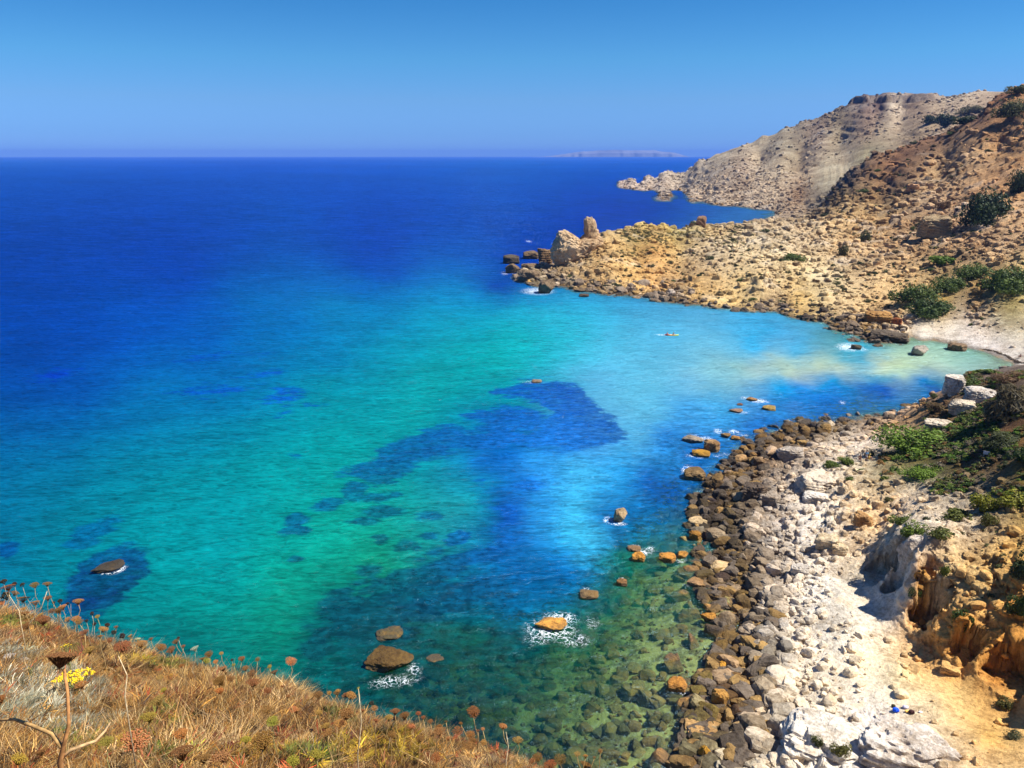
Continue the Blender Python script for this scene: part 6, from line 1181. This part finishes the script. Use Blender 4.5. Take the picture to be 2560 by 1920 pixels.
# ================================================================== PEOPLE AND THEIR THINGS
def skin_mesh(name, joints, edges, radii, mat, root=0, sub=2):
    me = bpy.data.meshes.new(name); me.from_pydata([tuple(j) for j in joints], edges, []); me.materials.append(mat)
    o = bpy.data.objects.new(name, me); COL.objects.link(o)
    md = o.modifiers.new('skin', 'SKIN'); sv = me.skin_vertices[0].data if me.skin_vertices else None
    if sv is None:
        bpy.context.view_layer.objects.active = o
        me.skin_vertices  # layer appears with the modifier on evaluation
    for i, r_ in enumerate(radii):
        me.skin_vertices[0].data[i].radius = (r_, r_) if not hasattr(r_, '__len__') else r_
        me.skin_vertices[0].data[i].use_root = (i == root)
    md.use_smooth_shade = True
    sb = o.modifiers.new('sub', 'SUBSURF'); sb.levels = sub; sb.render_levels = sub
    dg = bpy.context.evaluated_depsgraph_get(); me2 = bpy.data.meshes.new_from_object(o.evaluated_get(dg)); me2.name = name
    o.modifiers.clear(); o.data = me2
    return o
M_SKIN = simple('skin', (0.50, 0.29, 0.19), 0.55, 0.06, 8); M_SKIN2 = simple('tanned_skin', (0.36, 0.19, 0.12), 0.55, 0.06, 8)
def cloth(n, c): return simple(n, c, 0.85, 0.15, 20)
POSES = {
 'stand': dict(J=[(0, 0, .95), (0, .01, 1.15), (0, 0, 1.40), (0, 0, 1.50), (0, .02, 1.60), (0, .02, 1.72), (-.10, 0, .92), (-.11, .02, .50), (-.12, -.03, .08), (-.12, .12, .03), (.10, 0, .92), (.12, -.10, .52), (.12, -.16, .10), (.12, -.02, .04),
     (-.19, 0, 1.40), (-.25, -.03, 1.12), (-.22, .12, .92), (-.21, .16, .85), (.19, 0, 1.40), (.26, -.06, 1.13), (.25, .08, .93), (.24, .12, .86)]),
 'kayak': dict(J=[(0, 0, .12), (0, -.02, .32), (0, -.02, .55), (0, 0, .65), (0, .02, .75), (0, .02, .87), (-.09, .04, .12), (-.14, .42, .24), (-.10, .80, .10), (-.10, .86, .16), (.09, .04, .12), (.14, .42, .24), (.10, .80, .10), (.10, .86, .16),
     (-.19, -.01, .54), (-.28, .16, .36), (-.24, .36, .42), (-.22, .42, .44), (.19, -.01, .54), (.28, .16, .36), (.24, .36, .42), (.22, .42, .44)]),
 'sit': dict(J=[(0, 0, .10), (0, -.05, .32), (0, .02, .54), (0, .06, .63), (0, .10, .72), (0, .11, .84), (-.09, .04, .12), (-.13, .34, .48), (-.12, .52, .08), (-.12, .64, .03), (.09, .04, .12), (.13, .34, .48), (.12, .52, .08), (.12, .64, .03),
     (-.18, .02, .52), (-.24, .18, .36), (-.10, .38, .42), (-.04, .42, .42), (.18, .02, .52), (.24, .18, .36), (.10, .38, .42), (.04, .42, .42)])}
PE = [(0, 1), (1, 2), (2, 3), (3, 4), (4, 5), (0, 6), (6, 7), (7, 8), (8, 9), (0, 10), (10, 11), (11, 12), (12, 13), (2, 14), (14, 15), (15, 16), (16, 17), (2, 18), (18, 19), (19, 20), (20, 21)]
PR = [.13, .12, .13, .055, .085, .075, .095, .065, .042, .03, .095, .065, .042, .03, .06, .042, .03, .028, .06, .042, .03, .028]
def person(pose, label, loc, yaw, shirt, shorts, hair=(0.04, 0.025, 0.015), skin=None, hat=None, bag=None):
    J = POSES[pose]['J']; b = skin_mesh('person', J, PE, PR, skin or M_SKIN)
    b.location = loc; b.rotation_euler = (0, 0, yaw); tag(b, label, 'person')
    s = skin_mesh('shirt', [J[0], J[1], J[2], J[14], J[15], J[18], J[19]], [(0, 1), (1, 2), (2, 3), (3, 4), (2, 5), (5, 6)], [.14, .14, .15, .075, .055, .075, .055], cloth('shirt_cloth', shirt)); s.parent = b
    h6 = [J[6][i] * .35 + J[7][i] * .65 for i in range(3)]; h10 = [J[10][i] * .35 + J[11][i] * .65 for i in range(3)]
    p = skin_mesh('shorts', [(J[0][0], J[0][1], J[0][2] + .04), J[0], J[6], h6, J[10], h10], [(0, 1), (1, 2), (2, 3), (1, 4), (4, 5)], [.142, .15, .112, .09, .112, .09], cloth('shorts_cloth', shorts)); p.parent = b
    m = MB(); c = Vector(J[5]) * .6 + Vector(J[4]) * .4; m.ball(c + Vector((0, -.025, .03)), (.088, .10, .10), seg=10, rings=7)
    if hat: m.tube([c + Vector((0, .02, .06)), c + Vector((0, .02, .075))], [.15, .15], 12)
    link('hat' if hat else 'hair', m.mesh('hair', cloth('head_cover', hat or hair), True), b)
    m = MB(); m.ball(c + Vector((0, .093, -.012)), (.012, .02, .016), seg=5, rings=4)
    for sx in (-1, 1): m.ball(c + Vector((sx * .082, .0, -.005)), (.012, .02, .026), seg=5, rings=4)
    link('nose_and_ears', m.mesh('nose_and_ears', skin or M_SKIN, True), b)
    m = MB()
    for sx in (-1, 1): m.ball(c + Vector((sx * .032, .082, .02)), (.011, .008, .008), seg=5, rings=4)
    link('eyes', m.mesh('eyes', simple('eye_dark', (.03, .02, .02), .3)), b)
    if bag:
        m = MB(); m.ball(Vector(J[2]) + Vector((0, -.2, -.14)), (.15, .12, .24), seg=10, rings=8)
        return b, m
    return b
# hikers on the path
ph = hit(2156, 1154, HT); 
h1, mbag = person('stand', 'hiker in light blue shirt standing on the path above the boulder shore', (ph[0] + .5, ph[1], float(ground(ph[0] + .5, ph[1]))), 1.9, (0.22, 0.50, 0.72), (0.55, 0.58, 0.62), skin=M_SKIN2, bag=True)
link('rucksack', mbag.mesh('rucksack', cloth('rucksack_cloth', (0.06, 0.05, 0.05)), True), h1)
person('sit', 'sitting hiker with bare tanned back left of the one in light blue', (ph[0] - .25, ph[1] + .3, float(ground(ph[0] - .25, ph[1] + .3)) + .12), 2.6, (0.42, 0.18, 0.07), (0.09, 0.07, 0.14), skin=M_SKIN2)
ph2 = hit(2171, 1150, HT)
person('sit', 'hiker in yellow clothes crouching right of the one in light blue', (ph2[0], ph2[1], float(ground(ph2[0], ph2[1])) + .1), -2.2, (0.75, 0.52, 0.10), (0.70, 0.42, 0.05), hat=(0.72, 0.55, 0.2))
pb = hit(2551, 894, HT)
person('sit', 'person in dark purple clothes sitting on the white beach at the right edge', (pb[0], pb[1], float(ground(pb[0], pb[1])) + .02), 1.5, (0.12, 0.04, 0.09), (0.08, 0.03, 0.06), skin=M_SKIN)
# kayak
kp_ = atz(1679, 839, 0); KY = -0.12
hull = MB(); NS = 22; L_ = 3.9
prof_k = []
for i in range(NS + 1):
    t_ = i / NS * 2 - 1; w_ = 0.40 * (1 - abs(t_) ** 2.6) ** 0.75 + 0.012; top = 0.26 + 0.12 * abs(t_) ** 3; bot = -0.08 + 0.26 * abs(t_) ** 5
    inner = 0.16 if abs(t_) < .72 else 0.0; x = t_ * L_ / 2
    prof_k.append([(x, -w_, top - .05), (x, -w_ * .85, .05 + max(0, bot)), (x, 0, bot), (x, w_ * .85, .05 + max(0, bot)), (x, w_, top - .05), (x, w_ * .78, top), (x, w_ * .5, top - inner), (x, 0, top - inner - (.02 if inner else -.03)), (x, -w_ * .5, top - inner), (x, -w_ * .78, top)])
Vk = [p for s_ in prof_k for p in s_]; Fk = []
for i in range(NS):
    for j in range(10): Fk.append((i * 10 + j, i * 10 + (j + 1) % 10, (i + 1) * 10 + (j + 1) % 10, (i + 1) * 10 + j))
Fk += [tuple(range(9, -1, -1)), tuple(NS * 10 + j for j in range(10))]
hull.add(Vk, Fk); hull.C = []
for v in Vk:
    f = (v[0] / L_ + .5); c = np.array((.85, .10, .06)) * (1 - sstep(.15, .45, f)) + np.array((.95, .50, .12)) * sstep(.15, .45, f) * (1 - sstep(.55, .85, f)) + np.array((.80, .85, .10)) * sstep(.55, .85, f); hull.C.append(tuple(c))
ky = bpy.data.objects.new('kayak', None); COL.objects.link(ky); ky.location = (kp_[0], kp_[1], 0.0); ky.rotation_euler = (0, 0, KY)
tag(ky, 'red and yellow sit-on kayak with two paddlers on the milky blue water', 'kayak')
link('hull', hull.mesh('hull', vcol_mat('kayak_plastic', 0.35, spec=0.5), True), ky)
for sx in (-1.25, .45):
    m = MB(); m.box((sx - .22, 0, .26), (.04, .2, .16)); m.box((sx, 0, .12), (.22, .2, .03)); link('seat', m.mesh('seat', simple('seat_foam', (.04, .04, .05), .8)), ky)
def kpos(x, z): return (kp_[0] + math.cos(KY) * x, kp_[1] + math.sin(KY) * x, z)
person('kayak', 'kayaker in red life vest at the red end of the kayak', kpos(-1.25, .10), KY - math.pi / 2, (0.62, 0.05, 0.05), (0.12, 0.04, 0.05), hair=(.03, .03, .04), skin=M_SKIN)
person('kayak', 'kayaker in dark vest sitting in the middle of the kayak', kpos(.45, .10), KY - math.pi / 2, (0.04, 0.04, 0.06), (0.65, 0.65, 0.7), hair=(.02, .02, .03), skin=M_SKIN)
for x, tl, lb, cb in ((-.82, .10, 'dark double-bladed paddle held by the kayaker in the red vest', (.03, .04, .08)), (.90, .35, 'white double-bladed paddle held by the kayaker in the dark vest', (.75, .78, .8))):
    m = MB(); m.tube([(0, -1.0, 0), (0, 1.0, 0)], .016, 8); o = link('paddle', m.mesh('paddle', simple('paddle_shaft', (.05, .05, .06), .4)), None, kpos(x, .56), (tl, 0.1, KY)); tag(o, lb, 'paddle')
    for s_ in (-1, 1):
        m = MB(); V = []; F = []
        for k in range(9): a = k / 8 * math.pi * 2; V.append((.02 * math.sin(a * 2), s_ * (1.15 + .22 * math.cos(a)), .09 * math.sin(a)))
        V2 = [(v[0] + .012, v[1], v[2]) for v in V]; n_ = 9; m.add(V + V2, [tuple(range(n_)), tuple(range(2 * n_ - 1, n_ - 1, -1))] + [(i, (i + 1) % n_, n_ + (i + 1) % n_, n_ + i) for i in range(n_)])
        link('blade', m.mesh('blade', simple('paddle_blade', cb, .4)), o)
# bags left on the sand beside the white slab
def bag(name, label, u, v, size, col, squash=(1, .8, .7), seed=0, straps=True):
    p = hit(u, v, HT); gz0 = float(ground(p[0], p[1])); D, F = ICO[3]
    P = D * np.array(squash) * size; P = P * (1 + 0.18 * fbm(D[:, 0] * 2 + seed, D[:, 1] * 2, D[:, 2] * 2, o=3, s=seed))[:, None]; P[:, 2] = np.maximum(P[:, 2], -size * squash[2] * .55)
    e = bpy.data.objects.new(name, None); COL.objects.link(e); e.location = (p[0], p[1], gz0 + .05)
    mt = cloth(name + '_cloth', col)
    link('body', mesh_from(name + '_body', P + [0, 0, size * squash[2] * .5], F, [mt], True), e)
    if straps:
        m = MB()
        for s_ in (-1, 1): m.tube([(s_ * size * .3, -size * .75, size * .2), (s_ * size * .45, -size * 1.05, size * .6), (s_ * size * .3, -size * .55, size * 1.05)], size * .07, 5)
        link('strap', m.mesh('strap', mt), e)
    tag(e, label, 'bag' if straps else 'cloth')
bag('rucksack', 'bright blue rucksack lying beside the huge white rock slab', 2239, 1779, .27, (0.01, 0.09, 0.75), (1, .9, .75), 1)
bag('rucksack', 'dark brown and black rucksack right of the yellow towel', 2278, 1785, .25, (0.05, 0.015, 0.015), (1, .8, .75), 2)
bag('beach_bag', 'small olive-black bag just behind the bright blue rucksack', 2233, 1768, .17, (0.05, 0.04, 0.01), (1, .9, .8), 3)
bag('folded_towel', 'yellow folded towel beside the dark rucksack', 2267, 1782, .20, (0.80, 0.50, 0.12), (1, .75, .45), 4, False)
bag('crumpled_clothes', 'lilac-white heap of clothes above the yellow towel', 2263, 1771, .25, (0.50, 0.46, 0.55), (1, .8, .5), 5, False)
bag('crumpled_clothes', 'small white cloth lying apart to the right of the bags', 2301, 1783, .15, (0.75, 0.72, 0.76), (1, .8, .3), 6, False)
# white notice board in the scrub
ps_ = hit(2463, 1152, HT); e = bpy.data.objects.new('notice_board', None); COL.objects.link(e); e.location = (ps_[0], ps_[1], float(ground(ps_[0], ps_[1]))); e.rotation_euler = (0, 0, -0.55)
m = MB(); m.box((0, -.03, 1.05), (.36, .012, .22)); link('board', m.mesh('board', simple('white_paint', (.62, .60, .60), .5, .06, 10)), e)
for sx in (-.28, .28):
    m = MB(); m.tube([(sx, 0, -.2), (sx, 0, 1.2)], .022, 8); link('post', m.mesh('post', simple('grey_metal', (.3, .3, .3), .5)), e)
tag(e, 'plain pale notice board on two thin posts in the scrub of the spur', 'notice board')
# dark line of washed-up seagrass on the beach
Vw = []; Fw = []
pts_w = [(2460, 877), (2475, 880), (2490, 884), (2502, 889), (2515, 893), (2525, 899), (2536, 906), (2546, 909), (2562, 912)]
P_ = [hit(u, v - 3, HT) for u, v in pts_w]; m = MB(); rw = random.Random(3)
for a, b in zip(P_[:-1], P_[1:]):
    for k in range(26):
        f = rw.random(); x, y = a[0] + (b[0] - a[0]) * f + rw.uniform(-.3, .3), a[1] + (b[1] - a[1]) * f + rw.uniform(-.5, .5)
        m.ball((x, y, float(ground(x, y)) + .04), (rw.uniform(.1, .3), rw.uniform(.1, .25), rw.uniform(.05, .14)), seg=6, rings=4)
o = link('washed_up_seaweed', m.mesh('washed_up_seaweed', simple('dead_seagrass', (.06, .04, .025), .9, .4, 6))); tag(o, 'dark line of washed-up seaweed along the water edge of the beach', kind='stuff')
